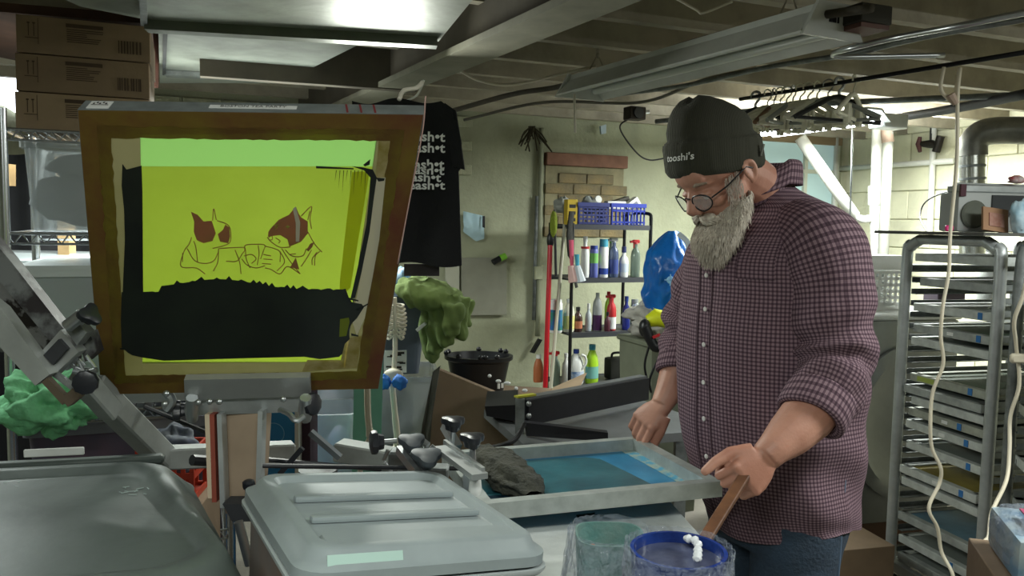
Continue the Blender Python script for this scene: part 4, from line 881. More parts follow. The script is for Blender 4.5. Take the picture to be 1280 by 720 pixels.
# stained front faces
ST1 = mat('rust_brown_emulsion', '74432f', .6, col2='84702c', scale=5, bump=.1)
ST2 = mat('olive_mustard_emulsion', '8f8334', .5, col2='7c5f34', scale=9, bump=.15, transl=.3)
oc2 = inset(oc, .001)
jig = random.Random(4)
def band(c0, c1, off, th, n=24, jag=0):
    """four mitred strips between two outlines, the inner edge a little uneven"""
    m = MB()
    for i in range(4):
        j = (i + 1) % 4; a = [c0[i].lerp(c0[j], q / n) for q in range(n + 1)]; b = [c1[i].lerp(c1[j], q / n) for q in range(n + 1)]
        d = ((c1[i] + c1[j]) / 2 - (c0[i] + c0[j]) / 2).normalized()
        b = [b[0]] + [q + d * jig.uniform(-jag, jag) for q in b[1:-1]] + [b[-1]]
        va = [m._v(q - sn * off) for q in a]; vb = [m._v(q - sn * off) for q in b]
        for q in range(n): m.b.faces.new((va[q], va[q + 1], vb[q + 1], vb[q]))
    bmesh.ops.solidify(m.b, geom=m.b.faces[:], thickness=th); return m
i1 = inset(oc, .03); i2 = inset(oc, .052)
part('emulsion_border', band(oc2, i1, .0012, .0006, 60, .0025), ST1, t, True, False, 'rust-brown dried emulsion along the frame')
part('emulsion_border', band(inset(oc, .02), i2, .0007, .0004, 40, .0015), ST2, t, True, False, 'mustard yellow dried emulsion inside the brown')
MSH = mat('coated_mesh', 'b5b08a', .5, col2='a9a676', scale=4, transl=.5)
for pts in ([(121, 160), (176, 160), (178, 476), (130, 476)], [(176, 158), (472, 159), (472, 168), (176, 168)], [(472, 159), (506, 160), (458, 474), (428, 474), (432, 452)], [(178, 452), (430, 452), (430, 476), (178, 476)]):
    part('mesh', poly(pts, -.0006, .0003), MSH, t, True, False)
EM = mat('yellow_green_stencil', 'd2e27c', .35, col2='c8d870', scale=3, transl=.75)
EMT = mat('pale_green_stencil', 'cdf0ae', .3, transl=.8)
part('stencil', poly([(176, 208), (466, 208), (430, 452), (178, 454)], .0002, .0003), EM, t, True, False)
part('stencil_top_band', poly([(175, 166), (472, 167), (466, 208), (176, 208)], .0003, .0003), EMT, t, True, False)
part('yellow_edge_strip', poly([(440, 215), (462, 214), (438, 360), (424, 372), (425, 350)], .0006, .0002), mat('bright_yellow_stencil', 'd6d83a', .4, transl=.75), t, True, False)
part('wall_highlight', poly([(474, 170), (494, 172), (478, 270), (468, 300), (466, 260)], .0006, .0003), mat('pale_wall_highlight', 'c9bd8c', .6, col2='a89a52', scale=30, transl=.6), t, True, False)  # pale colour stands in for bright wall showing through the torn mesh
part('wall_highlight', poly([(470, 222), (482, 222), (474, 300), (466, 345), (456, 398), (446, 420), (440, 400), (452, 340), (462, 290)], .0008, .0003), mat('white_wall_highlight', 'ddd8c0', .6, transl=.5), t, True, False)  # whiter patch, the wall's highlights painted on where the mesh is torn
part('wall_highlight', poly([(430, 424), (452, 420), (446, 460), (378, 464), (384, 450), (426, 450)], .0006, .0003), mat('pale_wall_highlight', ''), t, True, False)  # the same painted wall brightness at the lower right
# black ink
INKS = mat('black_screen_ink', '0f1212', .35, col2='1b211a', scale=6)
rg = random.Random(8)
topedge = []
for k in range(74):
    x = 152 + (432 - 152) * k / 73
    base = 364 - 12 * math.exp(-((x - 275) / 60) ** 2) - (3 if x > 200 else -4) + (x - 275) * .012
    topedge.append((x, base - rg.choice((0, 1, 2, 0, 4.5 if 215 < x < 390 else 1))))
ink = topedge + [(436, 372), (440, 378), (452, 380), (455, 384), (446, 398), (440, 404), (436, 412), (437, 424), (431, 430), (428, 442), (424, 446), (400, 449), (380, 446), (300, 448), (205, 451), (178, 447), (165, 444), (160, 441), (152, 434), (151, 400)]
part('ink', poly(ink, .0010, .0003), INKS, t, True, False)
part('ink', poly([(153, 205), (158, 212), (177, 207), (178, 240), (179, 375), (152, 400), (156, 300), (155, 262), (152, 232)], .0011, .0003), INKS, t, True, False, 'black ink band down the left side of the stencil')
part('ink', poly([(440, 208), (452, 209), (466, 212), (471, 222), (467, 250), (462, 290), (452, 340), (444, 372), (438, 374), (448, 330), (458, 280), (462, 240), (463, 222), (455, 213)], .0011, .0003), INKS, t, True, False, 'thin black ink line down the right side')
part('ink', poly([(454, 206), (463, 199), (462, 206), (456, 208)], .0011, .0003), INKS, t, True, False)
part('ink', poly([(470, 222), (481, 223), (480, 226), (473, 227)], .0013, .0003), INKS, t, True, False)
m = MB()
for x0, y0, x1, y1 in ((157, 436, 150, 436), (446, 388, 460, 380), (439, 418, 448, 420), (430, 372, 448, 376), (395, 209, 442, 211)): m.prism([S(x0, y0 - 1.5, .001), S(x1, y1 - .8, .001), S(x1, y1 + .8, .001), S(x0, y0 + 1.5, .001)], sn, .0003)
part('ink_spatter', m, INKS, t, True, False)
m = MB()
for k in range(9):
    x = 420 + k * 4.6; m.prism([S(x, 213, .0009), S(x + .9, 213, .0009), S(x - 1.5, 228 + k % 3 * 8, .0009)], sn, .0002)
part('ink_streaks', m, INKS, t, True, False)
part('ink_window', poly([(425, 399), (436, 397), (437, 402), (433, 420), (424, 421)], .0015, .0002), mat('lit_green_gap', '8f9c34', .4, transl=.6), t, True, False)
# art: dog and cat raising cups
DRAW = mat('washed_pink_line', 'b98468', .6, col2='ab8a5c', scale=12, transl=.7)
def Z(x, y): return (200 + x / 5.333, 230 + y / 5.333)
def fillp(pts): return poly([Z(*p) for p in pts], .0014, .0003)
part('drawn_dog', fillp([(205, 185), (250, 205), (290, 250), (345, 245), (372, 330), (350, 380), (290, 395), (245, 375), (225, 320), (228, 250)]), DRAW, t, True, False)
part('drawn_dog', fillp([(385, 335), (420, 305), (435, 270), (462, 290), (468, 350), (455, 395), (400, 385)]), DRAW, t, True, False)
part('drawn_cat', fillp([(735, 300), (790, 240), (860, 205), (905, 150), (925, 200), (940, 222), (985, 250), (985, 330), (940, 385), (862, 418), (850, 370), (800, 340), (720, 352), (722, 320)]), DRAW, t, True, False)
part('drawn_cat', fillp([(975, 440), (1000, 400), (1030, 385), (1015, 420), (990, 450)]), DRAW, t, True, False)
part('drawn_cat', fillp([(905, 490), (928, 570), (868, 555)]), DRAW, t, True, False)
part('drawn_cat_eye', fillp([(762, 272), (790, 268), (785, 290), (768, 310)]), EM, t, True, False)
part('drawn_cat_eye', fillp([(835, 285), (850, 275), (868, 284), (852, 298)]), EM, t, True, False)
part('drawn_glint', poly([Z(885, 165), Z(905, 150), Z(935, 260), Z(928, 385), (200 + 905 / 5.333, 230 + 385 / 5.333), Z(905, 260)], .0019, .0002), mat('pale_glint', 'bcb8a0', .5, transl=.4), t, True, False)
LN = [[(350, 245), (358, 165), (375, 240)], [(380, 245), (440, 265), (468, 300), (470, 380), (430, 410), (350, 430)], [(210, 355), (195, 400), (160, 450), (140, 550), (240, 560), (300, 600)], [(180, 430), (230, 510), (300, 530), (360, 510), (390, 450)],
      [(395, 430), (560, 425), (545, 470), (510, 515), (440, 515)], [(390, 430), (385, 520), (355, 580)], [(225, 380), (240, 430), (250, 520)], [(150, 460), (150, 520)], [(500, 440), (530, 520), (540, 600)], [(940, 215), (1010, 150), (1000, 230), (1010, 300)], [(715, 355), (740, 385), (800, 422), (870, 420)], [(985, 320), (1030, 400), (1080, 455)],
      [(1065, 450), (1035, 480), (1030, 545)], [(1045, 455), (1015, 500), (1015, 540)], [(1010, 440), (975, 500), (940, 550)], [(810, 430), (870, 520), (935, 600)], [(935, 600), (850, 550), (800, 600), (740, 570), (700, 560)], [(800, 450), (830, 520), (780, 580)], [(700, 415), (760, 430), (800, 455), (800, 520)], [(565, 440), (570, 408), (640, 402), (698, 408), (688, 450), (670, 500)], [(570, 440), (575, 500), (600, 560)],
      [(655, 410), (660, 470), (648, 540)], [(690, 470), (740, 480)], [(690, 500), (750, 505)], [(680, 530), (740, 535)], [(560, 480), (610, 470), (640, 500), (610, 530)], [(545, 500), (580, 540), (640, 560), (700, 545)], [(835, 440), (880, 480), (950, 480), (975, 430)], [(860, 470), (905, 465)], [(725, 355), (745, 345), (748, 370), (728, 372), (722, 360)], [(770, 360), (800, 380), (790, 395)], [(985, 240), (1000, 180)]]
m = MB()
for ln in LN:
    ln = [(q.x, q.y) for q in bez([V((x_, y_, 0)) for x_, y_ in ln], 5)]
    for a, b in zip(ln[:-1], ln[1:]):
        a, b = V((*Z(*a), 0)), V((*Z(*b), 0)); d = (b - a).normalized(); nn = V((-d.y, d.x, 0)) * .55
        m.prism([S(*(q).xy, .0012) for q in (a + nn, b + nn, b - nn, a - nn)], sn, .0003)
part('drawn_lines', m, DRAW, t, True, False)
# labels on the top edge
ex = (sB - sA).normalized(); topn = (sA - sD).normalized()
def topedge_pt(s, d): return sA + ex * s + sn * d + topn * .0006
m = MB(basis(ex, sn, topedge_pt(.285, .02))).box((0, 0, 0), (.148, .013, .001)); part('title_label', m, WHITEP, t, True, False)
part('title_text', MB(basis(ex, sn, topedge_pt(.285, .02) + topn * .0012)).add(TXT["BOSTON TEA PARTY"]), INKBLK, t, True, False)
part('small_label', MB(basis(ex, sn, topedge_pt(.03, .02))).box((0, 0, 0), (.036, .03, .001)), WHITEP, t, True, False)
m = MB(basis(ex, sn, topedge_pt(.03, .024) + topn * .001))
for k in range(5): m.box((-.011 + k * .005, .004 * (k % 2), 0), (.003, .005, .0004))
m.box((0, -.006, 0), (.028, .0015, .0004)); part('scribble', m, INKBLK, t, True, False)
m = MB(basis(ex, sn, topedge_pt(.445, .02)))
for k in (0, 1, 2): m.box((k * .024, 0, 0), (.0035, .036, .0008), Matrix.Rotation(.15, 3, 'Z'))
part('red_marks', m, mat('dark_red_marker', '7a2a2c', .6), t, True, False)
pipe('red_string', 'thin pinkish thread running down the right side of the raised screen', [S(532, 120, .004), S(528, 165, .006), S(512, 250, .006), S(497, 330, .006)], .0012, mat('pink_thread', 'b5948c', .6), 'thread')

# ================================================================== THE PRESS
PG = mat('press_grey_paint', '8f9390', .45, .2, mottle=.15, scale=12, bump=.06)
PGD = mat('press_grey_stained', '6c6f6e', .5, .2, col2='2a2627', scale=9, sharp=.8)
KN = mat('black_knob', '1f2126', .35)
KNG = mat('grey_rubber_knob', '3c4247', .5)
def knob(parent, c, axis, r=.026, h=.018, lobes=True, shaft=.06, m=None):
    axis = V(axis).normalized(); x = axis.orthogonal().normalized(); y = axis.cross(x); M = MB(basis(x, y, c))
    n = 30; ring = lambda rr, z: [V((rr * (1 + (.22 * math.cos(3 * a) if lobes else .04 * math.cos(10 * a))) * math.cos(a), rr * (1 + (.22 * math.cos(3 * a) if lobes else .04 * math.cos(10 * a))) * math.sin(a), z)) for a in (2 * PI * k / n for k in range(n))]
    M.loft([ring(r * .6, -h), ring(r * .7, -h * .4), ring(r * .95, -h * .3), ring(r, 0), ring(r * .95, h * .35), ring(r * .6, h * .5)])
    k = part('knob', M, m or KN, parent, True)
    part('threaded_rod', MB().cyl(V(c) - axis * h, V(c) - axis * shaft, .0055, 10), STEEL, parent, True)
pr = thing('screen_press', 'grey multi-arm manual screen printing press in the centre', 'printing press', V((-.5, 2.05, 0)), 0)
part('column', MB().cyl((-.5, 2.05, .1), (-.5, 2.05, .90), .05, 20), PGD, pr, True)
part('foot', MB().box((-.5, 2.05, .05), (.9, .09, .1), RMAT.to_3x3(), bev=.01).box((-.5, 2.05, .05), (.09, .9, .1), RMAT.to_3x3(), bev=.01), PG, pr, True)
part('hub', MB().lathe([(.07, .74), (.075, .76), (.075, .80), (.06, .82)], 28, (-.5, 2.05, 0)), PGD, pr, True)
# hinge clamp of the raised screen
hc = (S(230, 488, 0) + S(388, 486, 0)) / 2
hx = (S(388, 486, 0) - S(230, 488, 0)).normalized()
def hp(x, y, off=.02): return S(x, y, off)
part('clamp_plate', MB().prism([hp(230, 475), hp(387, 472), hp(388, 495), hp(231, 501)], sn, .018), mat('clamp_aluminium', 'a0a3a2', .4, .6, mottle=.1), pr, True, False)
part('clamp_jaw', MB().prism([hp(236, 500, .012), hp(380, 495, .012), hp(376, 515, .012), hp(250, 519, .012)], sn, .05), ALU, pr, True, False)
for x in (240, 382): part('pivot_lug', MB().tube([P(x, 497, 1.66), P(x, 512, 1.68), P(x, 524, 1.7)], [.012, .016, .012], 10), STEEL, pr, True)
for x, y in ((248, 503), (262, 502), (274, 502), (354, 499), (208, 492), (206, 505)): part('bolt', MB().ell(P(x, y, 1.64), (.007, .007, .007), n=10, m=8), STEEL, pr, True)
part('bolt', MB().tube(bez([P(206, 488, 1.7), P(215, 500, 1.7), P(208, 512, 1.7)], 4), .01, 8), STEEL, pr, True)
knob(pr, P(390, 505, 1.68), (1, -.5, .1), .024, .02, False, .03)
knob(pr, P(222, 513, 1.72), (-1, -.3, 0), .02, .02, True, .03)
part('release_lever', MB().tube(bez([P(350, 512, 1.66), P(362, 518, 1.64), P(370, 526, 1.63), P(380, 520, 1.64)], 4), .006, 8), STEEL, pr, True)
part('spring', MB().tube([P(383, 500, 1.72) + V((.007 * math.cos(a), .007 * math.sin(a), -.05 * a / 40)) for a in [k * .6 for k in range(60)]], .0018, 5), STEEL, pr, True)
# arm column below the hinge
part('head_arm', MB().prism([P(266, 512, 1.72), P(330, 510, 1.72), P(322, 642, 1.72), P(282, 642, 1.72)], (0, 1, 0), .06), mat('beige_arm', 'a08d78', .5, col2='8c7b68', scale=5), pr, True, False)
for a_, b_, mm in (((262, 516), (266, 620), mat('cream_edge', 'c4b49c', .5)), ((268, 516), (271, 625), mat('red_edge', '8a4638', .5)), ((277, 516), (281, 632), ALU), ((328, 512), (324, 640), ALU)):
    part('arm_edge', MB().bar(P(*a_, 1.70), P(*b_, 1.70), .01, .03, up=(0, 1, 0)), mm, pr, True, False)
knob(pr, P(311, 606, 1.66), (0, -.2, 1), .013, .02, False, .04)
part('arm_bracket', MB().prism([P(278, 630, 1.66), P(330, 630, 1.66), P(328, 652, 1.66), P(290, 652, 1.66)], (0, 1, 0), .05), DKGREY, pr, True, False)
part('lower_rod', MB().cyl(P(298, 652, 1.6), P(312, 706, 1.6), .01, 10), STEEL, pr, True)
# arms radiating from the hub
part('press_arm', MB().bar(P(112, 480, 1.62), P(205, 572, 1.86), .05, .05, bev=.004), PG, pr, True, False)
part('press_arm', MB().bar(P(205, 572, 1.86), V((-.55, 2.0, .96)), .05, .05, bev=.004), PG, pr, True, False)
part('press_arm', MB().bar(V((-.45, 2.06, .95)), V((-.2, 2.0, .93)), .06, .05, bev=.004), PG, pr, True, False)
for a_, b_ in (((180, 508, 1.75), (272, 546, 1.8)), ((318, 573, 1.78), (476, 587, 1.95)), ((325, 582, 1.7), (600, 586, 1.9))): part('tie_rod', MB().cyl(P(*a_), P(*b_), .0055, 8), KN, pr, True)
part('tie_rod', MB().cyl(P(240, 575, 1.7), P(272, 577, 1.75), .012, 8), KN, pr, True)
part('lever', MB().bar(P(350, 592, 1.8), P(378, 560, 1.8), .012, .012), KN, pr, True)
part('lever', MB().bar(P(388, 540, 1.9), P(425, 572, 1.9), .022, .012), mat('lever_grey', '4e5458', .5), pr, True)
# clamp cluster in the middle
for c, ax_, r_, mm, lo, sh_ in (((468, 553, 1.75), (-1, -.35, 0), .026, KN, False, .05), ((515, 552, 1.78), (.1, -.3, 1), .028, KNG, True, .07), ((534, 571, 1.72), (.1, -.25, 1), .032, KNG, True, .06), ((567, 527, 1.78), (.05, -.05, 1), .025, KN, True, .09), ((591, 548, 1.7), (.05, -.05, 1), .025, KN, True, .09)):
    knob(pr, P(*c), ax_, r_, .02, lo, sh_, mm)
m = MB(); rr = random.Random(6)
for k in range(16):
    x, y = rr.uniform(478, 552), rr.uniform(552, 592); q = P(x, y, 1.86); d = V((rr.uniform(-1, 1), rr.uniform(-.3, .3), rr.uniform(-1, 1))).normalized(); m.cyl(q - d * .014, q + d * .014, rr.uniform(.004, .009), 8)
part('clamp_linkage', m, STEEL, pr, True)
part('clamp_block', MB().box(P(505, 575, 1.9), (.07, .05, .05), bev=.005).box(P(545, 590, 1.85), (.06, .05, .03), bev=.004), ALU_D, pr, True, False)
part('clamp_channel', MB().bar(P(498, 562, 1.8), P(526, 598, 1.7), .012, .02).bar(P(506, 560, 1.8), P(534, 598, 1.7), .008, .02), STEEL, pr, True, False)
part('side_clamp', MB().bar(P(552, 560, 1.78), P(600, 596, 1.58), .035, .012).bar(P(556, 556, 1.80), P(604, 592, 1.6), .008, .025), mat('clamp_aluminium', ''), pr, True, False)
part('side_clamp', MB().bar(P(583, 592, 1.64), P(583, 612, 1.64), .014, .012, up=(0, 1, 0)), STEEL, pr, True, False)
part('adjusting_foot', MB().lathe([(.006, .03), (.012, .02), (.014, 0), (.01, -.012)], 12, P(594, 612, 1.62)), WHITEP, pr, True)
part('adjusting_screw', MB().cyl(P(592, 560, 1.7), P(594, 612, 1.62), .0045, 8), STEEL, pr, True)
part('back_channel', MB().bar(P(556, 532, 1.95), P(572, 560, 1.9), .02, .02), STEEL, pr, True, False)
# stained raised print head at far left
hd = thing('press_carriage', 'tilted grey press carriage with ink-stained channel and knobs at the left edge', 'press head', P(70, 480, 1.5))
def strip(pts, Y, th, m, nm='rail'): return part(nm, MB().prism([P(x, y, Y) for x, y in pts], (0, 1, 0), th), m, hd, True, False)
strip([(-40, 262), (16, 330), (80, 412), (64, 428), (-6, 345), (-60, 285)], 1.50, .03, PGD, 'upper_rail')
strip([(-70, 330), (0, 385), (62, 468), (44, 482), (-8, 425), (-70, 365)], 1.44, .03, PG, 'lower_rail')
strip([(-60, 285), (-6, 345), (64, 428), (46, 448), (0, 392), (-70, 325)], 1.56, .01, mat('inky_channel', '2b2728', .25, .3, col2='8a8a8c', scale=24, sharp=.9, bump=.4), 'ink_channel')
strip([(76, 412), (98, 440), (66, 470), (44, 448)], 1.47, .03, mat('clamp_aluminium', ''), 'cross_piece')
strip([(73, 424), (84, 436), (66, 456), (54, 444)], 1.46, .012, DKGREY, 'clamp_window')
strip([(82, 412), (94, 400), (108, 416), (96, 432)], 1.46, .03, ALU_D, 'clamp_arm')
strip([(96, 420), (112, 414), (120, 440), (106, 452)], 1.5, .03, PGD, 'clamp_arm')
part('bolt', MB().cyl(P(84, 408, 1.44), P(104, 392, 1.44), .012, 10), STEEL, hd, True)
knob(hd, P(112, 393, 1.44), (.8, -.4, .6), .02, .016, True, .03)
knob(hd, P(107, 478, 1.42), (.2, -1, 0), .022, .02, False, .03)
m = MB(); rr = random.Random(9)
for k in range(12):
    q = P(rr.uniform(86, 116), rr.uniform(440, 468), 1.5); d = V((rr.uniform(-1, 1), 0, rr.uniform(-1, 1))).normalized(); m.cyl(q - d * .014, q + d * .014, rr.uniform(.003, .007), 8)
part('spring_linkage', m, STEEL, hd, True)
part('lever', MB().bar(P(58, 474, 1.45), P(84, 502, 1.45), .014, .014).bar(P(84, 502, 1.45), P(98, 490, 1.45), .02, .02), mat('bronze_lever', '6b5f52', .4, .5), hd, True, False)
part('lever', MB().bar(P(62, 462, 1.47), P(92, 484, 1.47), .01, .01), ALU_D, hd, True, False)
part('pivot', MB().bar(P(98, 468, 1.55), P(140, 516, 1.64), .04, .04, bev=.004), PG, hd, True, False)

# ================================================================== MAN'S SCREEN, PLATEN, CLOTH
k1 = 1.0
mA, mB_, mC, mD = V((-.182, 2.114, .935)), V((.370, 2.254, .949)), V((.492, 1.801, .967)), V((-.060, 1.660, .953))
mn = V((0, 0, 1)); mn = (mB_ - mA).cross(mD - mA).normalized(); mn = mn if mn.z > 0 else -mn
t = thing('printing_screen', 'aluminium screen with blue mesh held at its right end by the man', 'screen frame', (mA + mC) / 2 - V((0, 0, .035)), 0)
oc = [mA, mB_, mC, mD]; ic = inset(oc, .03)
AL2 = mat('inky_frame_aluminium', 'aab0ad', .4, .35, mottle=.18, scale=20, bump=.06)
for i in range(4):
    j = (i + 1) % 4; part('frame_rail', MB().prism([oc[i], oc[j], ic[j], ic[i]], -mn, .036), AL2, t, True, False)
dn = [q - mn * .033 for q in ic]
def M4(a, b, o=0): return dn[0] + (dn[1] - dn[0]) * a + (dn[3] - dn[0]) * b + mn * o
BM = mat('blue_mesh', '3a92bd', .35, col2='2b7aa6', scale=9)
part('mesh', MB().prism([M4(0, 0), M4(1, 0), M4(1, 1), M4(0, 1)], mn, .0008), BM, t, True, False)
part('ink_film', MB().prism([M4(0, .03, .001), M4(.5, .05, .001), M4(.7, .08, .001), M4(.76, .14, .001), M4(.80, .5, .001), M4(.84, .9, .001), M4(.8, .97, .001), M4(.4, .98, .001), M4(0, .98, .001)], mn, .0006), mat('dark_teal_ink', '24505c', .28, col2='33707c', scale=5, bump=.1, bscale=20), t, True, False)
part('ink_film', MB().prism([M4(.0, .7, .002), M4(.3, .75, .002), M4(.32, .98, .002), M4(0, .98, .002)], mn, .0006), mat('deep_navy_ink', '16303f', .25), t, True, False, 'deeper navy ink pooled at the left')
part('tape_residue', MB().prism([M4(.93, 0, .0015), M4(1, 0, .0015), M4(1, 1, .0015), M4(.96, 1, .0015), M4(.95, .5, .0015)], mn, .0006), mat('speckled_residue', '9fb0a8', .6, col2='4f9ec0', scale=40, sharp=.6), t, True, False)
# dark rag lying over the left part
RAG = mat('dark_grey_rag', '33352f', .95, col2='4a4a40', scale=12, bump=1, bscale=90)
a0 = P(602, 565, 2.02); a1 = P(668, 622, 1.78)
ragc = []
def ragf(i, j):
    q = a0.lerp(a1, j); th = i * 2 * PI; r = .047 * (math.sin(PI * (.08 + .88 * j)) ** .5) * (1 + .5 * fbm((math.cos(th) * 2, math.sin(th) * 2, j * 5), 1.3, 5) + .35 * crum((math.cos(th), math.sin(th), j * 3.4), 1.5, 5))
    ax_ = (a1 - a0).normalized(); s = ax_.cross(V((0, 0, 1))).normalized()
    return q + s * r * 1.1 * math.cos(th) + V((0, 0, 1)) * (r * .62 * math.sin(th) + .004)
solo('ink_rag', 'dark grey-green wiping rag bunched on the left end of the blue screen', 'rag', MB().grid(ragf, 40, 44, True), RAG, a0.lerp(a1, .5) - V((0, 0, .03)), world=True, smooth='all')
# squeegee-like dark item behind it
# platen under the screen with a pale shirt
pc = [Pz(630, 640, .87), Pz(826, 614, .87), Pz(874, 668, .87), Pz(880, 760, .87), Pz(640, 770, .87)]
t = thing('press_platen', 'pale fabric-covered platen below the blue screen', 'platen', sum(pc, V()) / 5 - V((0, 0, .03)), 0)
part('board', MB().prism(pc, (0, 0, -1), .022), mat('white_shirt_cloth', 'cdd2cf', .85, mottle=.12, scale=6, bump=.15), t, True, False)
part('support', MB().bar(V((.1, 1.75, .83)), V((-.4, 2.0, .88)), .06, .04), PG, t, True, False)
part('stain', MB().prism([Pz(720, 644, .872), Pz(744, 641, .872), Pz(742, 645, .872), Pz(722, 647, .872)], (0, 0, 1), .001), INKBLK, t, True, False)

# ================================================================== FOREGROUND: TABLE, TUBS, LIDS
TBL = mat('grey_worktable', '8b8a83', .6, mottle=.2)
tb = thing('work_table', 'pale work table carrying the ink tubs at the bottom centre', 'table', V((.3, 1.33, 0)), 0)
part('table_top', MB().box((0, 0, .775), (.74, .56, .03), bev=.004), TBL, tb, smooth=False)
for x in (-.33, .33):
    for y in (-.24, .24): part('leg', MB().box((x, y, .38), (.04, .04, .76)), ALU_D, tb, smooth=False)
FILM = film('cling_film', 'a9b2c0', .68, .05, 1, 60)
def wrapped(c, r, h, amp, seed, flare=1.25, m=None):
    def f(i, j):
        th = i * 2 * PI; n_ = fbm((math.cos(th) * 3, math.sin(th) * 3, j * 2.2), 1.5, seed)
        rr = r * (1 + (flare - 1) * (1 - j) ** 1.5) * (1 + amp * (abs(math.sin(th * 13 + 5 * n_ + j * 3)) * 1.1 + .5 * crum((math.cos(th) * 2, math.sin(th) * 2, j * 3), 2, seed)) * (1.25 - j * .8) + amp * n_) + .003
        return V(c) + V((rr * math.cos(th), rr * math.sin(th), h * j))
    return MB().grid(f, 180, 22, True)
# blue ink tub
tc_ = Pz(848, 690, 1.0); bz = .79
t = thing('ink_tub', 'blue ink tub wrapped in glossy clear film with a wooden stick in it', 'ink tub', V((tc_.x, tc_.y, bz)), 0)
BT = mat('blue_inked_plastic', '24408c', .22, col2='1a2c66', scale=9, bump=.5, bscale=30)
rT = .079; hT = 1.005 - bz
part('tub', MB().lathe([(rT * .88, 0), (rT, hT * .9), (rT * 1.03, hT), (rT * .95, hT), (rT * .93, hT - .02), (rT * .86, hT - .022)], 40), BT, t)
part('ink', MB().lathe([(rT * .93, hT - .018), (.001, hT - .016)], 30), mat('violet_grey_ink', '4a5068', .2, mottle=.25, scale=12, bump=.3, bscale=20), t)
part('film_wrap', wrapped((0, 0, 0), rT * 1.04, hT * 1.03, .12, 3, 1.25), FILM, t, smooth='all')
part('dripped_ink', MB().tube(bez([V((.02, .045, hT + .002)), V((.035, .02, hT + .006)), V((.028, -.02, hT + .004)), V((.02, -.05, hT + .004))], 6), [.004 + .002 * (k % 3) for k in range(19)], 8), mat('white_ink', 'e3e6ea', .2), t)
# second, teal tub
tc2 = Pz(764, 672, .965)
t = thing('ink_tub', 'teal-stained clear ink container beside the blue tub', 'ink tub', V((tc2.x, tc2.y + .02, bz)), 0)
r2_ = .062; h2 = .965 - bz
part('tub', MB().loft([[V((r2_ * k * (abs(math.cos(a)) ** .6) * (1 if math.cos(a) > 0 else -1) * 1.05, r2_ * k * (abs(math.sin(a)) ** .6) * (1 if math.sin(a) > 0 else -1), z)) for a in (2 * PI * q / 32 for q in range(32))] for z, k in ((0, .85), (h2, 1), (h2, .95), (.03, .83))]), mat('teal_smeared_plastic', '6d9c98', .35, col2='8fa8a2', scale=14, bump=.6, bscale=40, transl=.3), t)
part('ink', MB().ell((0, 0, h2 * .62), (r2_ * .84, r2_ * .84, .012)), mat('mid_blue_ink', '2b4f86', .25, col2='9aa9a0', scale=12), t)
part('residue', MB().ell((-.035, -.02, h2 * .86), (.01, .006, .012)), mat('orange_residue', '9a5a3c', .5), t)
part('film_wrap', wrapped((.0, 0, 0), r2_ * 1.12, h2 * 1.06, .14, 9, 1.2), FILM, t, smooth='all')
blob('crumpled clear film between the two ink tubs', 'plastic_film', 'plastic film', V(((tc_.x + tc2.x) / 2 + .012, tc_.y - .1, .85)), (.035, .045, .06), FILM, .5, 2.5, 12, 50)
# paper bag bit left of the tubs
t = solo('paper_sheet', 'off-white paper lining curled up left of the teal tub', 'paper', MB().grid(lambda a, b: V((.035 + .17 * a - .14 * 0, 1.30 + .27 * b, .805 + .05 * (1 - a) ** 2 + .02 * fbm((a * 3, b * 3, 1), 1))), 20, 20), mat('off_white_paper', 'b5b3aa', .8, col2='9a9890', scale=9, transl=.2), (.1, 1.4, .8), world=True)
# light lid with its tote
L0 = V((0, 0, CAM_H))
lk = .93
lc = [L0 + (V(q) - L0) * lk for q in ((-.517, 1.652, 1.014), (-.165, 1.838, .969), (.045, 1.43, .981), (-.307, 1.245, 1.026))]
le1 = (lc[1] - lc[0]); le2 = (lc[3] - lc[0]); LW, LL = le1.length, le2.length
lM = basis(le1, -le2, lc[3])       # x to the right, y away, z up; origin at the near left corner
lid = thing('tote_lid', 'light grey ribbed plastic tote lid in the foreground centre', 'lid', lc[3] - V((0, 0, .04)), 0)
lI = rootm(lid).inverted()
def rr_(x0, x1, y0, y1, z, c=.03, n=5):
    out = []
    for cx, cy, a0 in ((x1 - c, y1 - c, 0), (x0 + c, y1 - c, 1), (x0 + c, y0 + c, 2), (x1 - c, y0 + c, 3)):
        for j in range(n + 1): a = (a0 + j / n) * PI / 2; out.append(V((cx + c * math.cos(a), cy + c * math.sin(a), z)))
    return out
def LB(): return MB(lM)
part('skirt', LB().loft([rr_(-.03, LW + .03, -.03, LL + .03, -.045, .05), rr_(-.03, LW + .03, -.03, LL + .03, -.028, .05), rr_(-.016, LW + .016, -.016, LL + .016, -.02, .045), rr_(-.008, LW + .008, -.008, LL + .008, -.004, .04), rr_(0, LW, 0, LL, 0, .035), rr_(.016, LW - .016, .016, LL - .016, 0, .03), rr_(.026, LW - .026, .026, LL - .026, -.012, .02), rr_(.03, LW - .03, .06, LL - .04, -.0125, .02)], cap=True), GREYLID, lid, True)
for y in (LL * .36, LL * .64): part('rib', LB().box((LW / 2, y, -.006), (LW - .06, .02, .012), bev=.005, seg=2), GREYLID, lid, True)
part('front_shelf', LB().box((LW / 2, .038, -.006), (LW - .04, .05, .011), bev=.004), GREYLID, lid, True)
part('label_patch', LB().box((LW * .2, -.0185, -.0245), (LW * .32, .036, .002), Matrix.Rotation(1.1, 3, 'X')), mat('translucent_mint_label', 'a9c4bc', .3), lid, True)
tote_ = thing('storage_tote', 'grey storage tote beneath the light ribbed lid', 'storage tote', lc[3] - V((0, 0, .36)), 0)
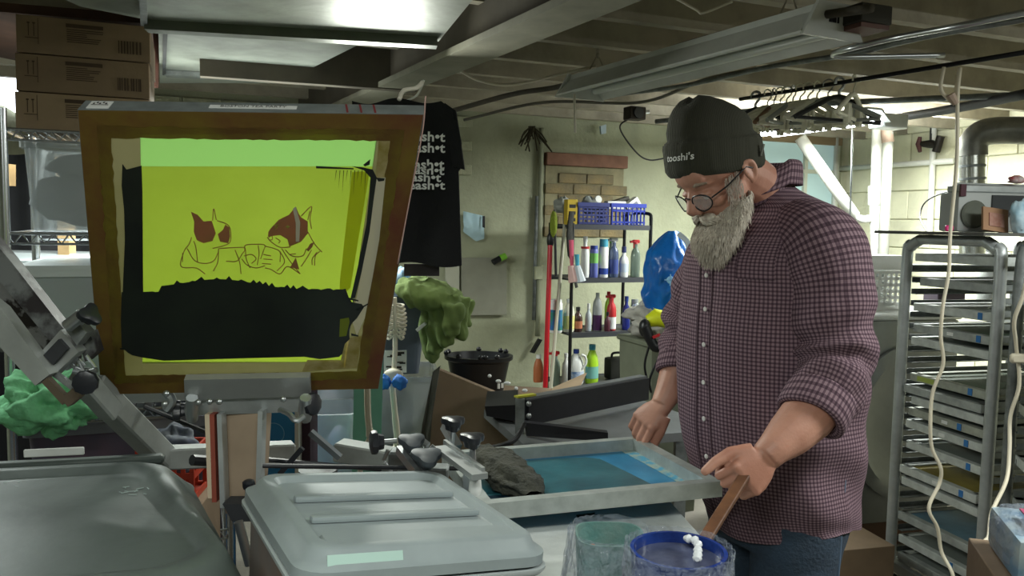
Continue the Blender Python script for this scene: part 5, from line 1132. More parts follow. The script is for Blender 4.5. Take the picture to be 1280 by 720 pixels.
part('body', LB().loft([rr_(.0, LW, .0, LL, -.34, .04), rr_(-.018, LW + .018, -.018, LL + .018, -.05, .045)]), mat('orange_brown_tote', '8d6f5a', .5, col2='7d7f7e', scale=3), tote_, True)
part('rim', LB().loft([rr_(-.03, LW + .03, -.03, LL + .03, -.062, .05), rr_(-.034, LW + .034, -.034, LL + .034, -.056, .05), rr_(-.034, LW + .034, -.034, LL + .034, -.05, .05)]), mat('pale_rim', 'a8b0b0', .4), tote_, True)
zb = min(q.z for q in lc) * 1 - .36
st = thing('work_bench', 'low bench carrying the foreground totes', 'bench', V((-.78, 1.35, 0)), 0)
part('bench_top', MB().box((0, 0, .585), (1.36, .75, .03)), TBL, st, smooth=False)
for x in (-.64, .64):
    for y in (-.32, .32): part('leg', MB().box((x, y, .285), (.05, .05, .57)), ALU_D, st, smooth=False)
# dark lid at left
zt = 1.02
d0, d1, d2 = Pz(-130, 590, zt), Pz(222, 572, zt), Pz(306, 712, zt)
dl = thing('bin_lid', 'large scuffed dark grey domed plastic lid at the lower left', 'lid', V((-.8, 1.4, zt - .06)), 0)
dx = (d1 - d0).normalized(); dW = .98; dy = V((-dx.y, dx.x, 0)); dL = .62
near = d1 + (d2 - d1)
dM = basis(dx, dy, d1 - dx * dW)
def D3(px_, z):  # outline rings; right end slants outward toward the camera as in the photo
    ins, cc = px_
    out = []
    x1f, x1n = dW - ins, dW + .15 - ins; y1, y0 = -ins, -dL + ins
    for (cx, cy, a0) in ((x1f - cc, y1 - cc, 0), (ins + cc, y1 - cc, 1), (ins + cc, y0 + cc, 2), (x1n - cc, y0 + cc, 3)):
        for j in range(9): a = (a0 + j / 8) * PI / 2; out.append(V((cx + cc * math.cos(a), cy + cc * math.sin(a), z)))
    return out
dome = [D3((-.035, .09), -.11), D3((-.04, .09), -.06), D3((-.03, .09), -.05), D3((-.01, .1), -.02), D3((.0, .1), -.006), D3((.012, .1), 0), D3((.03, .09), -.002), D3((.045, .08), -.014), D3((.06, .08), -.016), D3((.16, .06), -.010), D3((.26, .03), -.006)]
part('dome', MB(dM).loft(dome), DARKLID, dl, True)
for x0, x1 in ((.12, .52), (.54, .95)): part('hinge_rim', MB(dM).box(((x0 + x1) / 2, .02, -.006), (x1 - x0, .03, .02), bev=.006), DARKLID, dl, True)
part('label', MB(dM).box((.72, .05, .012), (.12, .006, .018), bev=.002), WHITEP, dl, True)
m = MB(dM)
rr = random.Random(12)
for cx, cy, k_ in ((.93, -.17, 12), (.72, -.32, 5), (.88, -.28, 5), (.45, -.2, 4), (.66, -.08, 3)):
    for k in range(k_):
        x, y = cx + rr.uniform(-.03, .04), cy + rr.uniform(-.03, .03); m.box((x, y, -.0135), (rr.uniform(.004, .02), .0018, .001), Matrix.Rotation(rr.uniform(0, 3), 3, 'Z'))
part('scratch_marks', m, mat('pale_scuff', '8d9a96', .6), dl, True)
bt = thing('waste_bin', 'grey bin body below the dark domed lid', 'bin', V((-.8, 1.4, .6)), 0)
part('body', MB(dM).loft([D3((.03, .08), -.41), D3((-.02, .09), -.113)]), mat('blue_grey_bin', '5a6470', .5), bt, True)
# wrapped bundle at the lower right
q = P(1262, 690, 1.75)
bx = cbox('cardboard_box', 'cardboard box under the film-wrapped bundle at the lower right corner', 'box', V((q.x + .12, 1.72, 0)), -.3, (.34, .3, .8), CARD)
t = thing('wrapped_bundle', 'film-wrapped bundle with magenta and pale contents at the lower right corner', 'bundle', V((q.x + .12, 1.72, .8)), -.3)
part('contents', MB().box((0, 0, .05), (.28, .24, .1), bev=.02, seg=2), mat('bundle_contents', 'b9c4c0', .5, col2='6f93b0', scale=10), t)
part('wrapper', MB().grid(lambda a, b: V((.15 * math.copysign(abs(math.cos(a * 2 * PI)) ** .5, math.cos(a * 2 * PI)) * math.sin(b * PI) ** .3, .13 * math.copysign(abs(math.sin(a * 2 * PI)) ** .5, math.sin(a * 2 * PI)) * math.sin(b * PI) ** .3, .058 - .062 * math.cos(b * PI))) * (1 + .1 * fbm((a * 9, b * 9, 0), 1.6, 2)), 70, 30, True), FILM, t, smooth='all')
part('label', MB().box((-.02, -.02, .122), (.16, .1, .004)), mat('magenta_print', 'b0407c', .4, col2='a8575a', scale=20), t)

# ================================================================== BEHIND THE PRESS: TOTES, SKELETON, CARDBOARD
tz = math.radians(10)
tp_ = P(400, 500, 3.05)
base = V((tp_.x, 3.0, 0))
tote('storage_tote', 'closed grey tote on the floor at the bottom of the stack under the black shirt', base + V((0, 0, 0)), tz, (.46, .34, .3), mat('mid_grey_tote', '777c80', .5), mat('mid_grey_lid', '8a8e90', .5))
tote('storage_tote', 'second grey tote from the floor in the stack under the black shirt', base + V((0, 0, .323)), tz, (.46, .34, .27), mat('mid_grey_tote', ''), mat('mid_grey_lid', ''))
tote('storage_tote', 'cloudy clear tote of purple-grey laundry below the dark grey one', base + V((-.02, 0, .62)), tz, (.48, .34, .33), CLT, None, False, .9)
blob('purple-grey clothes pressed inside the cloudy clear tote', 'laundry_pile', 'laundry', base + RMAT @ V((.2, .14, 0)) + V((.02, 0, .77)), (.17, .12, .13), mat('purple_grey_laundry', '5d5764', .9, col2='9a98a0', scale=6, bump=.5), .25, 1.5, 14, 40)
tg = tote('storage_tote', 'dark blue-grey tote with a printed label, topmost in the stack by the skeleton', base + V((-.02, .01, .955)), tz, (.44, .32, .31), mat('slate_tote', '56606c', .4, mottle=.12), None, False, .85)
lw = P(494, 452, 2.98)
part('label', MB().box(lw, (.085, .003, .085), Matrix.Rotation(tz, 3, 'Z')), WHITEP, tg, True)
m = MB(); rr = random.Random(3)
for k in range(20): m.box(lw + V((rr.uniform(-.036, .03), -.004, rr.uniform(-.036, .036))), (rr.uniform(.008, .03), .002, rr.uniform(.004, .01)), Matrix.Rotation(tz, 3, 'Z'))
part('label_print', m, INKBLK, tg, True)
part('latch', MB().bar(P(521, 413, 2.92), P(532, 404, 2.92), .02, .012), WHITEP, tg, True)
# olive cloth
OL = mat('olive_drab_cloth', '6d8046', .9, col2='57683a', scale=5, bump=.35, bscale=30)
om = MB()
oc_ = P(537, 372, 2.98)
om.grid(lambda a, b: oc_ + V((.125 * math.cos(a * 2 * PI) * math.sin(b * PI), .13 * math.sin(a * 2 * PI) * math.sin(b * PI), .055 * math.cos(b * PI) - .02 * math.cos(a * 2 * PI) * math.sin(b * PI))) * (1 + .25 * fbm((math.cos(a * 6.283) * math.sin(b * PI), math.sin(a * 6.283) * math.sin(b * PI), math.cos(b * PI)), 2, 3) + .3 * crum((math.cos(a * 6.283) * math.sin(b * PI), math.sin(a * 6.283) * math.sin(b * PI), math.cos(b * PI) * .6), 1.7, 3)) if False else oc_ + V((.125 * math.cos(a * 2 * PI) * math.sin(b * PI), .13 * math.sin(a * 2 * PI) * math.sin(b * PI), .06 * math.cos(b * PI) - .025 * math.cos(a * 2 * PI) * math.sin(b * PI))) + V((0, 0, .022 * crum((math.cos(a * 6.283) * math.sin(b * PI) * 2, math.sin(a * 6.283) * math.sin(b * PI), b), 1.7, 3))), 60, 30, True)
om.b.faces.ensure_lookup_table()
def lobe(xa, xb, ya, yb, Y, ph, seed):
    """a hanging fold: narrow slab with a rounded, ragged end"""
    rings = []
    for k in range(15):
        t_ = k / 14; x = xa + (xb - xa) * t_ + 2 * math.sin(t_ * 5 + ph); y = ya + (yb - ya) * t_; w_ = (.040 - .012 * t_) * (1 if k < 14 else .35); c = P(x, y, Y)
        rings.append([c + V((w_ * math.cos(a) * (1 + .25 * fbm((math.cos(a) * 2, t_ * 4, seed), 1.3)), .022 * math.sin(a), .004 * math.sin(3 * a))) for a in (2 * PI * q / 16 for q in range(16))])
    om.loft(rings)
lobe(545, 546, 372, 444, 2.93, 0, 1); lobe(560, 558, 368, 433, 2.90, 1, 2); lobe(572, 576, 372, 424, 2.93, 2, 3); lobe(578, 582, 376, 408, 2.98, 1, 5); lobe(535, 540, 382, 452, 3.0, 2, 4); lobe(566, 566, 380, 420, 2.86, .4, 7)
ome = voxel(om, 'draped_cloth', .006, 3, .5)
for v in ome.vertices: v.co += v.normal * (.006 * crum(v.co * 14, 1, 4) + .003 * math.sin(v.co.x * 160 + 3 * v.co.z * 20))
ome.materials.append(OL)
for p_ in ome.polygons: p_.use_smooth = True
oo = bpy.data.objects.new('draped_cloth', ome); C.objects.link(oo); WM[oo.name] = Matrix()
tag(oo, 'olive green cloth draped over the slate tote and hanging down its right side', 'cloth')
blob('small crumpled blue and white cloth on the tote beneath the black shirt', 'cloth', 'cloth', P(503, 350, 3.1), (.035, .04, .045), mat('blue_white_cloth', '5f9fd8', .8, col2='c9d4dc', scale=18), .6, 2, 18, 30)
# skeleton
BONE = mat('ivory_bone_plastic', 'cfc8b6', .5)
sk = thing('plastic_skeleton', 'small ivory plastic toy skeleton hanging in front of the totes', 'toy skeleton', P(492, 430, 2.85), 0)
sy = 2.84
part('spine', MB().tube([P(493, 372, sy + .02), P(494, 400, sy + .03), P(494, 440, sy + .02), P(492, 470, sy + .01)], .009, 8), BONE, sk, True)
part('sternum', MB().tube([P(493, 380, sy - .03), P(494, 402, sy - .035), P(494, 412, sy - .03)], .007, 8), BONE, sk, True)
for k in range(9):
    y = 380 + k * 5; w_ = 9 + 4.5 * math.sin((k + 1) / 10 * PI); 
    for s in (-1, 1): part('rib', MB().tube(bez([P(494, y, sy + .025), P(494 + s * w_, y + 1, sy + .005), P(494 + s * w_ * .7, y + 4, sy - .03), P(494 + s * 1.5, y + (2 if k < 6 else -2), sy - .033)], 5), .0042, 6), BONE, sk, True)
part('pelvis', MB().ell(P(492, 468, sy), (.035, .02, .022)), BONE, sk, True)
part('limb_bone', MB().tube(bez([P(490, 478, sy - .05), P(493, 510, sy - .05), P(496, 540, sy - .05), P(497, 556, sy - .05)], 5), [.01] + [.0105] * 6 + [.012] * 6 + [.015] * 3, 8), BONE, sk, True)
part('limb_bone', MB().tube(bez([P(459, 484, sy - .25), P(460, 520, sy - .25), P(463, 545, sy - .25)], 5), [.01] + [.011] * 8 + [.013, .015], 8), BONE, sk, True)
part('limb_bone', MB().tube(bez([P(462, 548, sy - .25), P(455, 565, sy - .25), P(450, 590, sy - .25)], 5), .009, 8), BONE, sk, True)
part('limb_bone', MB().tube(bez([P(497, 558, sy - .05), P(480, 566, sy - .08), P(470, 560, sy - .1)], 5), .01, 8), BONE, sk, True)
BTP = mat('blue_masking_tape', '2f6fc4', .6, mottle=.2)
for x in (480, 500): blob('piece of blue masking tape at the skeleton\'s hip, %s of the pair' % ('left' if x < 490 else 'right'), 'masking_tape', 'tape', P(x, 478, 2.75), (.022, .012, .022), BTP, .5, 2.2, x, 24, group='blue tape at the skeleton')
# teal board
solo('teal_board', 'mint teal board standing upright behind the clamps', 'board', MB().box((0, 0, .55), (.095, .02, 1.1), Matrix.Rotation(.02, 3, 'Y')), mat('mint_board', '7cc0ad', .5, mottle=.08), V((P(457, 500, 2.66).x, 2.66, 0)), .15, smooth=False)
tote('storage_tote', 'clear tote with faint pink and blue contents left of the mint board', V((P(386, 500, 2.75).x, 2.75, .45)), tz, (.16, .25, .42), CLT, None, False, .93)
cbox('cardboard_box', 'closed box under the small clear tote behind the press', 'box', V((P(386, 500, 2.75).x + .08, 2.9, 0)), tz, (.2, .26, .45), mat('grey_carton', '6f7074', .8))
solo('laundry_heap', 'pink and blue clothing inside the small clear tote', 'clothing', MB().ell((0, 0, 0), (.055, .07, .16), n=24, m=14), mat('pink_blue_cloth', '9a8a9c', .8, col2='7a95b8', scale=6), V((P(386, 500, 2.75).x + .075, 2.89, .64)))
# blue bag, red basket behind the hinge
t = thing('blue_box', 'bright blue box with a pale circle printed on it, behind the hinge', 'box', V((P(350, 560, 2.6).x, 2.6, 0)), .1)
part('carton', MB().box((0, 0, .5), (.13, .12, .99), bev=.006), mat('bright_blue_box', '2f86c4', .5), t, smooth=False)
part('circle_print', MB(Matrix.Translation((-.01, -.062, .86)) @ Matrix.Rotation(PI / 2, 4, 'X')).loft([[V(((.035 + .0012 * math.cos(q)) * math.cos(p), (.035 + .0012 * math.cos(q)) * math.sin(p), .001 * math.sin(q))) for q in (0, PI / 2, PI, 3 * PI / 2)] for p in (2 * PI * k / 30 for k in range(30))], loop=True), mat('pale_blue_print', '8cc3e6', .5), t)
part('lid', MB().box((0, 0, 1.005), (.14, .13, .03), bev=.004), mat('mauve_lid', '8a4f78', .5), t, smooth=False)
solo('side_panel', 'white edge of a panel right of the blue box', 'panel', MB().box((0, 0, .52), (.012, .1, 1.04)), WHITEP, V((P(376, 560, 2.58).x, 2.58, 0)), smooth=False)
solo('side_panel', 'dark maroon panel standing right of the blue box', 'panel', MB().box((0, 0, .55), (.035, .1, 1.1)), mat('dark_maroon', '3a2030', .6), V((P(386, 560, 2.62).x, 2.62, 0)), smooth=False)
t = thing('red_basket', 'red-orange plastic basket of dark odds and ends left of the hinge', 'basket', V((P(215, 560, 2.15).x, 2.15, .79)), .1)
m = MB()
for k in range(7): m.box((-.07 + k * .0233, -.06, .07), (.011, .006, .14)); m.box((-.07 + k * .0233, .06, .07), (.011, .006, .14))
for z in (.01, .07, .135): m.box((0, -.06, z), (.15, .008, .016)); m.box((0, .06, z), (.15, .008, .016)); m.box((-.073, 0, z), (.006, .12, .016)); m.box((.073, 0, z), (.006, .12, .016))
part('slats', m, mat('red_orange_plastic', 'b03a22', .4), t, smooth=False); part('base', MB().box((0, 0, .004), (.15, .12, .008)), mat('red_orange_plastic', ''), t)
cbox('cardboard_box', 'box that carries the red basket behind the press', 'box', V((P(215, 560, 2.15).x, 2.15, 0)), .1, (.2, .2, .79), CARD)
blob('navy and grey clutter heaped in the red basket', 'clutter', 'cloth', V((P(215, 560, 2.15).x, 2.15, .91)), (.07, .055, .06), mat('navy_clutter', '26304a', .7, col2='6a6f74', scale=14), .5, 2, 25, 36)
solo('maroon_board', 'dark maroon-black panel between the purple tote and the hinge', 'panel', MB().box((0, 0, .52), (.3, .02, 1.04)), mat('dark_backing', '241d20', .8), V((P(235, 560, 3.3).x, 3.3, 0)), smooth=False)
# cardboard boxes + black bin
cz = math.radians(-12)
c1 = V((.02 - .1, 3.25, 0))
t = thing('cardboard_box', 'large open cardboard box below the black bin', 'box', c1, cz)
part('carton', MB().box((.0, .15, .41), (.42, .36, .82), bev=.004), CARD, t, smooth=False)
part('flap', MB().prism([V((-.21, -.03, .82)), V((.21, -.03, .82)), V((.3, -.16, .87)), V((-.1, -.15, .86))], (0, 0, 1), .005), CARD2, t, smooth=False)
part('flap', MB().prism([V((.21, -.03, .82)), V((.21, .33, .82)), V((.36, .3, .9)), V((.36, 0, .88))], (0, 0, 1), .005), CARD2, t, smooth=False)
t = thing('cardboard_box', 'leaning flattened brown carton right of the grey tote stack', 'box', V((P(575, 600, 3.05).x, 3.05, 0)), -.25)
part('carton', MB().prism([P(548, 462, 3.08), P(640, 500, 3.0), P(640, 640, 3.0), P(520, 640, 3.0), P(530, 540, 3.05)], (0, 1, 0), .04), CARD, t, True, False)
solo('bent_board', 'dark board edge leaning between the totes and the cardboard', 'board', MB().prism([P(541, 465, 3.0), P(550, 458, 3.0), P(540, 520, 2.95), P(530, 640, 2.9), P(516, 640, 2.9), P(528, 530, 2.95)], (0, 1, 0), .02), mat('dark_olive_board', '46453c', .8), P(530, 600, 2.95), world=True, smooth=False)
t = thing('black_bin', 'black plastic bin with a white drip, on the cardboard box', 'bin', V((P(598, 470, 3.45).x, 3.45, .822)), 0)
part('body', MB().lathe([(.11, 0), (.135, .13), (.15, .14), (.15, .155), (.135, .155), (.10, .01), (.001, .01)], 28, sx=1.0, sy=.8), mat('shiny_black_plastic', '131417', .35), t)
part('white_drips', MB().tube([V((.09, -.095, .05)), V((.09, -.098, .028))], .006, 6).tube([V((.105, -.085, .05)), V((.105, -.088, .03))], .006, 6), WHITEP, t)
m = MB(); rr = random.Random(1)
for k in range(9): a = rr.uniform(0, 6.28); m.ell((.142 * math.cos(a), .114 * math.sin(a), .162), (.012, .01, .012), n=8, m=6)
part('rim_bits', m, BLACKP, t)
# dark rail unit: black board and table at centre
TT = .86
t = thing('print_station', 'dark steel table with a tall black side rail and grey end post', 'machine table', V((.2, 2.85, 0)), TH)
tt = [Pz(655, 556, TT), Pz(605, 512, TT), Pz(790, 496, TT), Pz(862, 520, TT), Pz(862, 540, TT)]
part('table_top', MB().prism(tt, (0, 0, -1), .03), mat('grey_steel_top', '6c6f70', .4, .3, mottle=.2), t, True, False)
def vplate(a, b, zh, zl, th, m, nm):
    return part(nm, MB().prism([V((a.x, a.y, zh)), V((b.x, b.y, zh)), V((b.x, b.y, zl)), V((a.x, a.y, zl))], (b - a).cross(V((0, 0, 1))).normalized(), th), m, t, True, False)
pa, pb = P(653, 522, 2.62), P(803, 500, 3.05)
vplate(pa, pb, P(653, 499, 2.62).z, P(653, 530, 2.62).z, .03, mat('black_rail', '26262b', .4, .2, mottle=.2), 'side_rail')
part('rail_cap', MB().bar(V((pa.x, pa.y, P(653, 498, 2.62).z)), V((pb.x, pb.y, P(653, 498, 2.62).z)), .035, .008), mat('grey_steel_top', ''), t, True, False)
part('end_post', MB().bar(P(650, 498, 2.6), P(649, 590, 2.6), .03, .02, up=(0, 1, 0)), ALU_D, t, True, False)
part('yellow_tape', MB().bar(P(645, 496, 2.6), P(668, 493, 2.65), .02, .006), mat('lime_tape', 'a9a832', .6), t, True, False)
for x, y in ((661, 505), (661, 520), (752, 506), (718, 514), (683, 522)): part('bolt', MB().ell(P(x, y, 2.58 if x < 670 else 2.8 + (x - 718) * .002), (.009, .006, .009), n=10, m=8), STEEL, t, True)
part('front_rail', MB().prism([P(655, 528, 2.55), P(760, 541, 2.35), P(760, 552, 2.35), P(658, 545, 2.55)], (0, 1, 0), .03), mat('black_rail', ''), t, True, False)
part('side_slab', MB().prism([P(606, 508, 2.75), P(648, 506, 2.7), P(650, 528, 2.7), P(608, 520, 2.75)], (0, 1, 0), .25), mat('black_rail', ''), t, True, False)
for x, y in ((.05, 2.8), (.55, 3.0), (.6, 2.75), (.15, 2.6)): part('leg', MB().box((x, y, .42), (.04, .04, .84)), ALU_D, t, True, False)
part('cable', MB().tube(bez([P(655, 530, 2.5), P(645, 548, 2.45), P(630, 556, 2.4), P(612, 560, 2.4)], 5), .008, 8), RUBBER, t, True)
solo('white_debris', 'row of small white crumbs along the open carton flap left of the rail', 'debris', (lambda m: [m.ell(P(612 + k * 11, 470 + k * 4.5 + (k % 2) * 2, 3.05), (.008 + .003 * (k % 3), .008, .007), n=8, m=6) for k in range(9)] and m)(MB()), WHITEP, P(650, 490, 3.05), world=True)
# ================================================================== THE MAN
yaw = math.radians(25)
fw = V((-math.cos(yaw), -math.sin(yaw), 0)); lf = V((math.sin(yaw), -math.cos(yaw), 0)); zz = V((0, 0, 1))
root = P(968, 660, 2.07); root.z = 0
man = thing('person', 'bearded man in dark beanie, glasses and plum checked shirt leaning over the blue screen', 'person', root, 0)
TOR = [(654, 976, .185, .204), (635, 972, .192, .208), (600, 967, .205, .22), (540, 963, .224, .238), (480, 962, .228, .243), (420, 962, .225, .243), (365, 963, .216, .24), (325, 962, .204, .232), (298, 966, .178, .222), (278, 972, .15, .205), (262, 973, .118, .172), (250, 966, .096, .128), (240, 959, .082, .092), (232, 953, .074, .078)]
TC = [(P(x, y, 2.07), a, b) for y, x, a, b in TOR]
def torso_ring(c, a, b, k=1, n=48):
    return [c + fw * (a * k * math.cos(t)) + lf * (b * k * math.sin(t)) for t in (2 * PI * j / n for j in range(n))]
LARM = [(998, 290, 1.97, .085), (1020, 306, 1.90, .1), (1034, 345, 1.87, .1), (1038, 390, 1.855, .094), (1042, 432, 1.84, .088), (1040, 462, 1.82, .086), (1030, 490, 1.79, .078), (1015, 517, 1.765, .068)]
RARM = [(935, 300, 2.2, .09), (905, 320, 2.26, .095), (880, 355, 2.31, .085), (864, 395, 2.33, .076), (856, 428, 2.31, .068), (848, 463, 2.27, .056)]
LFORE = [(1050, 440, 1.835, .062), (1036, 480, 1.80, .064), (1008, 522, 1.76, .058), (985, 545, 1.73, .049), (966, 562, 1.705, .036), (957, 571, 1.70, .033)]
RFORE = [(862, 400, 2.33, .06), (855, 430, 2.31, .055), (846, 462, 2.27, .047), (836, 490, 2.24, .039), (826, 508, 2.22, .030)]
# ---- body: torso, neck, head, arms, hands, legs as one skin
b = MB()
b.loft([torso_ring(c, a, bb, .8 if k == 0 else (.86 if k > 7 else .92)) for k, (c, a, bb) in enumerate(TC[1:-2])])
for arm in (LARM, RARM): b.tube([P(x, y, Y) for x, y, Y, r in arm], [r * .82 for *_, r in arm], 16)
for arm in (LFORE, RFORE): b.tube([P(x, y, Y) for x, y, Y, r in arm], [r for *_, r in arm], 18)
HS = 1.1
hp_ = math.radians(36)
hf = (fw * math.cos(hp_) - zz * math.sin(hp_)).normalized(); hu = (zz * math.cos(hp_) + fw * math.sin(hp_)).normalized()
HC_ = P(903, 217, 1.94)
HM = Matrix.Translation(HC_) @ Matrix((hf, lf, hu)).transposed().to_4x4() @ Matrix.Scale(HS, 4)
h = lambda x, y, z: HM @ V((x, y, z))
b.tube([P(972, 262, 2.07), P(955, 240, 2.05), P(935, 224, 2.0), h(-.02, 0, .0)], [.066, .064, .063, .064], 18)
hb = MB(HM); hb.b.free(); hb.b = b.b
hb.ell((.0, 0, .035), (.09, .074, .08), n=28, m=20)
hb.ell((.03, 0, -.02), (.066, .061, .082), n=24, m=16)
hb.ell((.045, 0, -.075), (.045, .044, .04), n=20, m=14)
hb.ell((.062, 0, .022), (.034, .05, .016), n=18, m=12)
hb.ell((.078, 0, .04), (.02, .045, .03), n=18, m=12)
for s in (-1, 1):
    hb.ell((.066, s * .036, -.018), (.024, .024, .02), n=16, m=12)
    hb.ell((.079, s * .031, .003), (.014, .016, .008), n=14, m=10)       # lowered lids
    hb.ell((.103, s * .012, -.028), (.011, .0085, .009), n=12, m=8)
    # ear
    hb.ell((-.004, s * .078, -.002), (.015, .006, .026), Matrix.Rotation(.15, 3, 'Y') @ Matrix.Rotation(s * .35, 3, 'Z'), n=16, m=12)
    hb.tube(bez([(-.002, s * .079, .021), (-.015, s * .085, .017), (-.019, s * .085, 0), (-.011, s * .082, -.019), (.002, s * .077, -.026)], 4), .0052, 8)
hb.tube([(.083, 0, .02), (.097, 0, .0), (.111, 0, -.022), (.108, 0, -.03)], [.010, .011, .0145, .011], 14)
hb.tube([(.088, -.022, -.061), (.098, 0, -.06), (.088, .022, -.061)], .0065, 10)
hb.tube([(.086, -.02, -.074), (.095, 0, -.075), (.086, .02, -.074)], .0075, 10)
def hand(W, K, bn, side, curls, thumb, sc=1.08, spread=1.0):
    f = (K - W).normalized(); bn = (bn - f * bn.dot(f)).normalized(); s = f.cross(bn) * side
    L = (K - W).length; R = Matrix((f, s, bn)).transposed()
    # palm: rounded slab, widening from wrist to knuckles
    rings = []
    for t, hw_, th in ((-.15, .028, .021), (.1, .03, .02), (.35, .038, .0195), (.7, .043, .0165), (.95, .041, .0135), (1.06, .036, .008)):
        rings.append([W + f * L * t + s * (hw_ * sc * math.copysign(abs(math.cos(a)) ** .75, math.cos(a))) + bn * (th * sc * math.copysign(abs(math.sin(a)) ** .85, math.sin(a))) for a in (2 * PI * j / 20 for j in range(20))])
    b.loft(rings)
    for q, (off, ln, r) in enumerate(((.031, .94, .0093), (.0105, 1.05, .0096), (-.0105, .98, .0092), (-.031, .78, .0082))):
        p = W + f * L * .93 + s * off * sc; ang = 0; d0 = (f + s * off * 1.5 * spread).normalized(); pts = [p - d0 * .02, p]; rad = [r * sc * 1.1] * 2
        for k, sl_ in enumerate((.044, .027, .021)):
            ang += curls[q][k]; d = d0 * math.cos(ang) - bn * math.sin(ang); p = p + d * sl_ * ln * sc; pts.append(p); rad.append(r * sc * (1.02 - .1 * k))
        b.tube(pts, rad, 10); b.ell(pts[-1], (rad[-1],) * 3, n=10, m=8)
        b.ell(pts[1] + bn * .002, (rad[0] * 1.12,) * 3, n=10, m=8)
    p = W + f * L * .22 + s * .026 * sc - bn * .004; pts = [p, p + (s * thumb[0][0] + f * thumb[0][1] + bn * thumb[0][2]).normalized() * .044 * sc]
    for v_, l_ in ((thumb[1], .036), (thumb[2], .028)): pts.append(pts[-1] + (s * v_[0] + f * v_[1] + bn * v_[2]).normalized() * l_ * sc)
    b.tube(pts, [.019 * sc, .0145 * sc, .0115 * sc, .0095 * sc], 12); b.ell(pts[-1], (.0095 * sc,) * 3, n=10, m=8)
    return f, s, bn, pts
LH = hand(P(957, 571, 1.70), P(930, 601, 1.67), V((.30, -.86, .35)), 1, [(.9, 1.35, .9), (1.0, 1.4, .9), (1.05, 1.4, .9), (1.1, 1.4, .9)], ((.62, .8, -.2), (.25, 1, -.1), (.05, 1, -.15)))
RH = hand(P(826, 508, 2.22), P(804, 529, 2.205), V((-.45, -.62, .6)), -1, [(.5, .8, .6), (.55, .85, .6), (.6, .9, .6), (.6, 1.0, .6)], ((.35, 1, -.5), (.1, 1, -.6), (-.1, 1, -.7)))
# legs
hipz = .86
for s, fo in ((1, .03), (-1, -.05)):
    hpnt = root + V((0, 0, hipz)) + lf * s * .09; kn = root + V((0, 0, .47)) + lf * s * .12 + fw * (.04 + fo); an = root + V((0, 0, .09)) + lf * s * .14 + fw * fo
    b.tube([hpnt, (hpnt + kn) / 2, kn, (kn + an) / 2 + fw * -.015, an], [.1, .085, .062, .058, .042], 16)
    b.tube([an + V((0, 0, -.03)), an + fw * .06 - zz * .045, an + fw * .15 - zz * .055], [.042, .036, .028], 12)
SKIN = bpy.data.materials.new('skin'); SKIN.use_nodes = True
nt = SKIN.node_tree; bs = nt.nodes['Principled BSDF']; bs.inputs['Roughness'].default_value = .5; bs.inputs['Subsurface Weight'].default_value = .08; bs.inputs['Subsurface Radius'].default_value = (.02, .008, .004); bs.inputs['Subsurface Scale'].default_value = .3
tc = nt.nodes.new('ShaderNodeTexCoord'); n1 = nt.nodes.new('ShaderNodeTexNoise'); n1.inputs['Scale'].default_value = 11; n1.inputs['Detail'].default_value = 5; nt.links.new(tc.outputs['Object'], n1.inputs['Vector'])
rp = nt.nodes.new('ShaderNodeValToRGB'); rp.color_ramp.elements[0].position = .35; rp.color_ramp.elements[0].color = (*lin('a87562'), 1); rp.color_ramp.elements[1].position = .68; rp.color_ramp.elements[1].color = (*lin('c08f7b'), 1)
nt.links.new(n1.outputs['Fac'], rp.inputs[0]); nt.links.new(rp.outputs[0], bs.inputs['Base Color'])
n2 = nt.nodes.new('ShaderNodeTexNoise'); n2.inputs['Scale'].default_value = 180; nt.links.new(tc.outputs['Object'], n2.inputs['Vector']); bp = nt.nodes.new('ShaderNodeBump'); bp.inputs['Strength'].default_value = .15; bp.inputs['Distance'].default_value = .004
nt.links.new(n2.outputs['Fac'], bp.inputs['Height']); nt.links.new(bp.outputs[0], bs.inputs['Normal'])
b.b.transform(rootm(man).inverted())
bme = voxel(b, 'body', .0032, 5, .5); bme.materials.append(SKIN)
bo = bpy.data.objects.new('body', bme); C.objects.link(bo); bo.parent = man

# ---- shirt: UV-mapped lofts so that the check follows the cloth
sm = bmesh.new(); uvl = sm.loops.layers.uv.new('UVMap')
def cloth_loft(cf, nu, nv, U, Vv, wrap=True, fold=None):
    vs = []
    for j in range(nv + 1):
        row = []
        for i in range(nu):
            row.append(sm.verts.new(cf(i / nu, j / nv)))
        vs.append(row)
    for j in range(nv):
        for i in range(nu if wrap else nu - 1):
            f = sm.faces.new((vs[j][i], vs[j][(i + 1) % nu], vs[j + 1][(i + 1) % nu], vs[j + 1][i])); f.smooth = True
            for l, (a, c) in zip(f.loops, ((i, j), (i + 1, j), (i + 1, j + 1), (i, j + 1))): l[uvl].uv = (U(a / nu, c / nv), Vv(a / nu, c / nv))
    return vs
def interp(L, t):
    k = t * (len(L) - 1); i = min(int(k), len(L) - 2); f = k - i
    p0, p1, p2, p3 = L[max(i - 1, 0)], L[i], L[i + 1], L[min(i + 2, len(L) - 1)]
    cr = lambda a, b_, c, d: .5 * (2 * b_ + (c - a) * f + (2 * a - 5 * b_ + 4 * c - d) * f * f + (3 * b_ - a - 3 * c + d) * f ** 3)
    return [cr(*q) for q in zip(p0, p1, p2, p3)]
TL = [(c.x, c.y, c.z, a, b_) for c, a, b_ in TC]
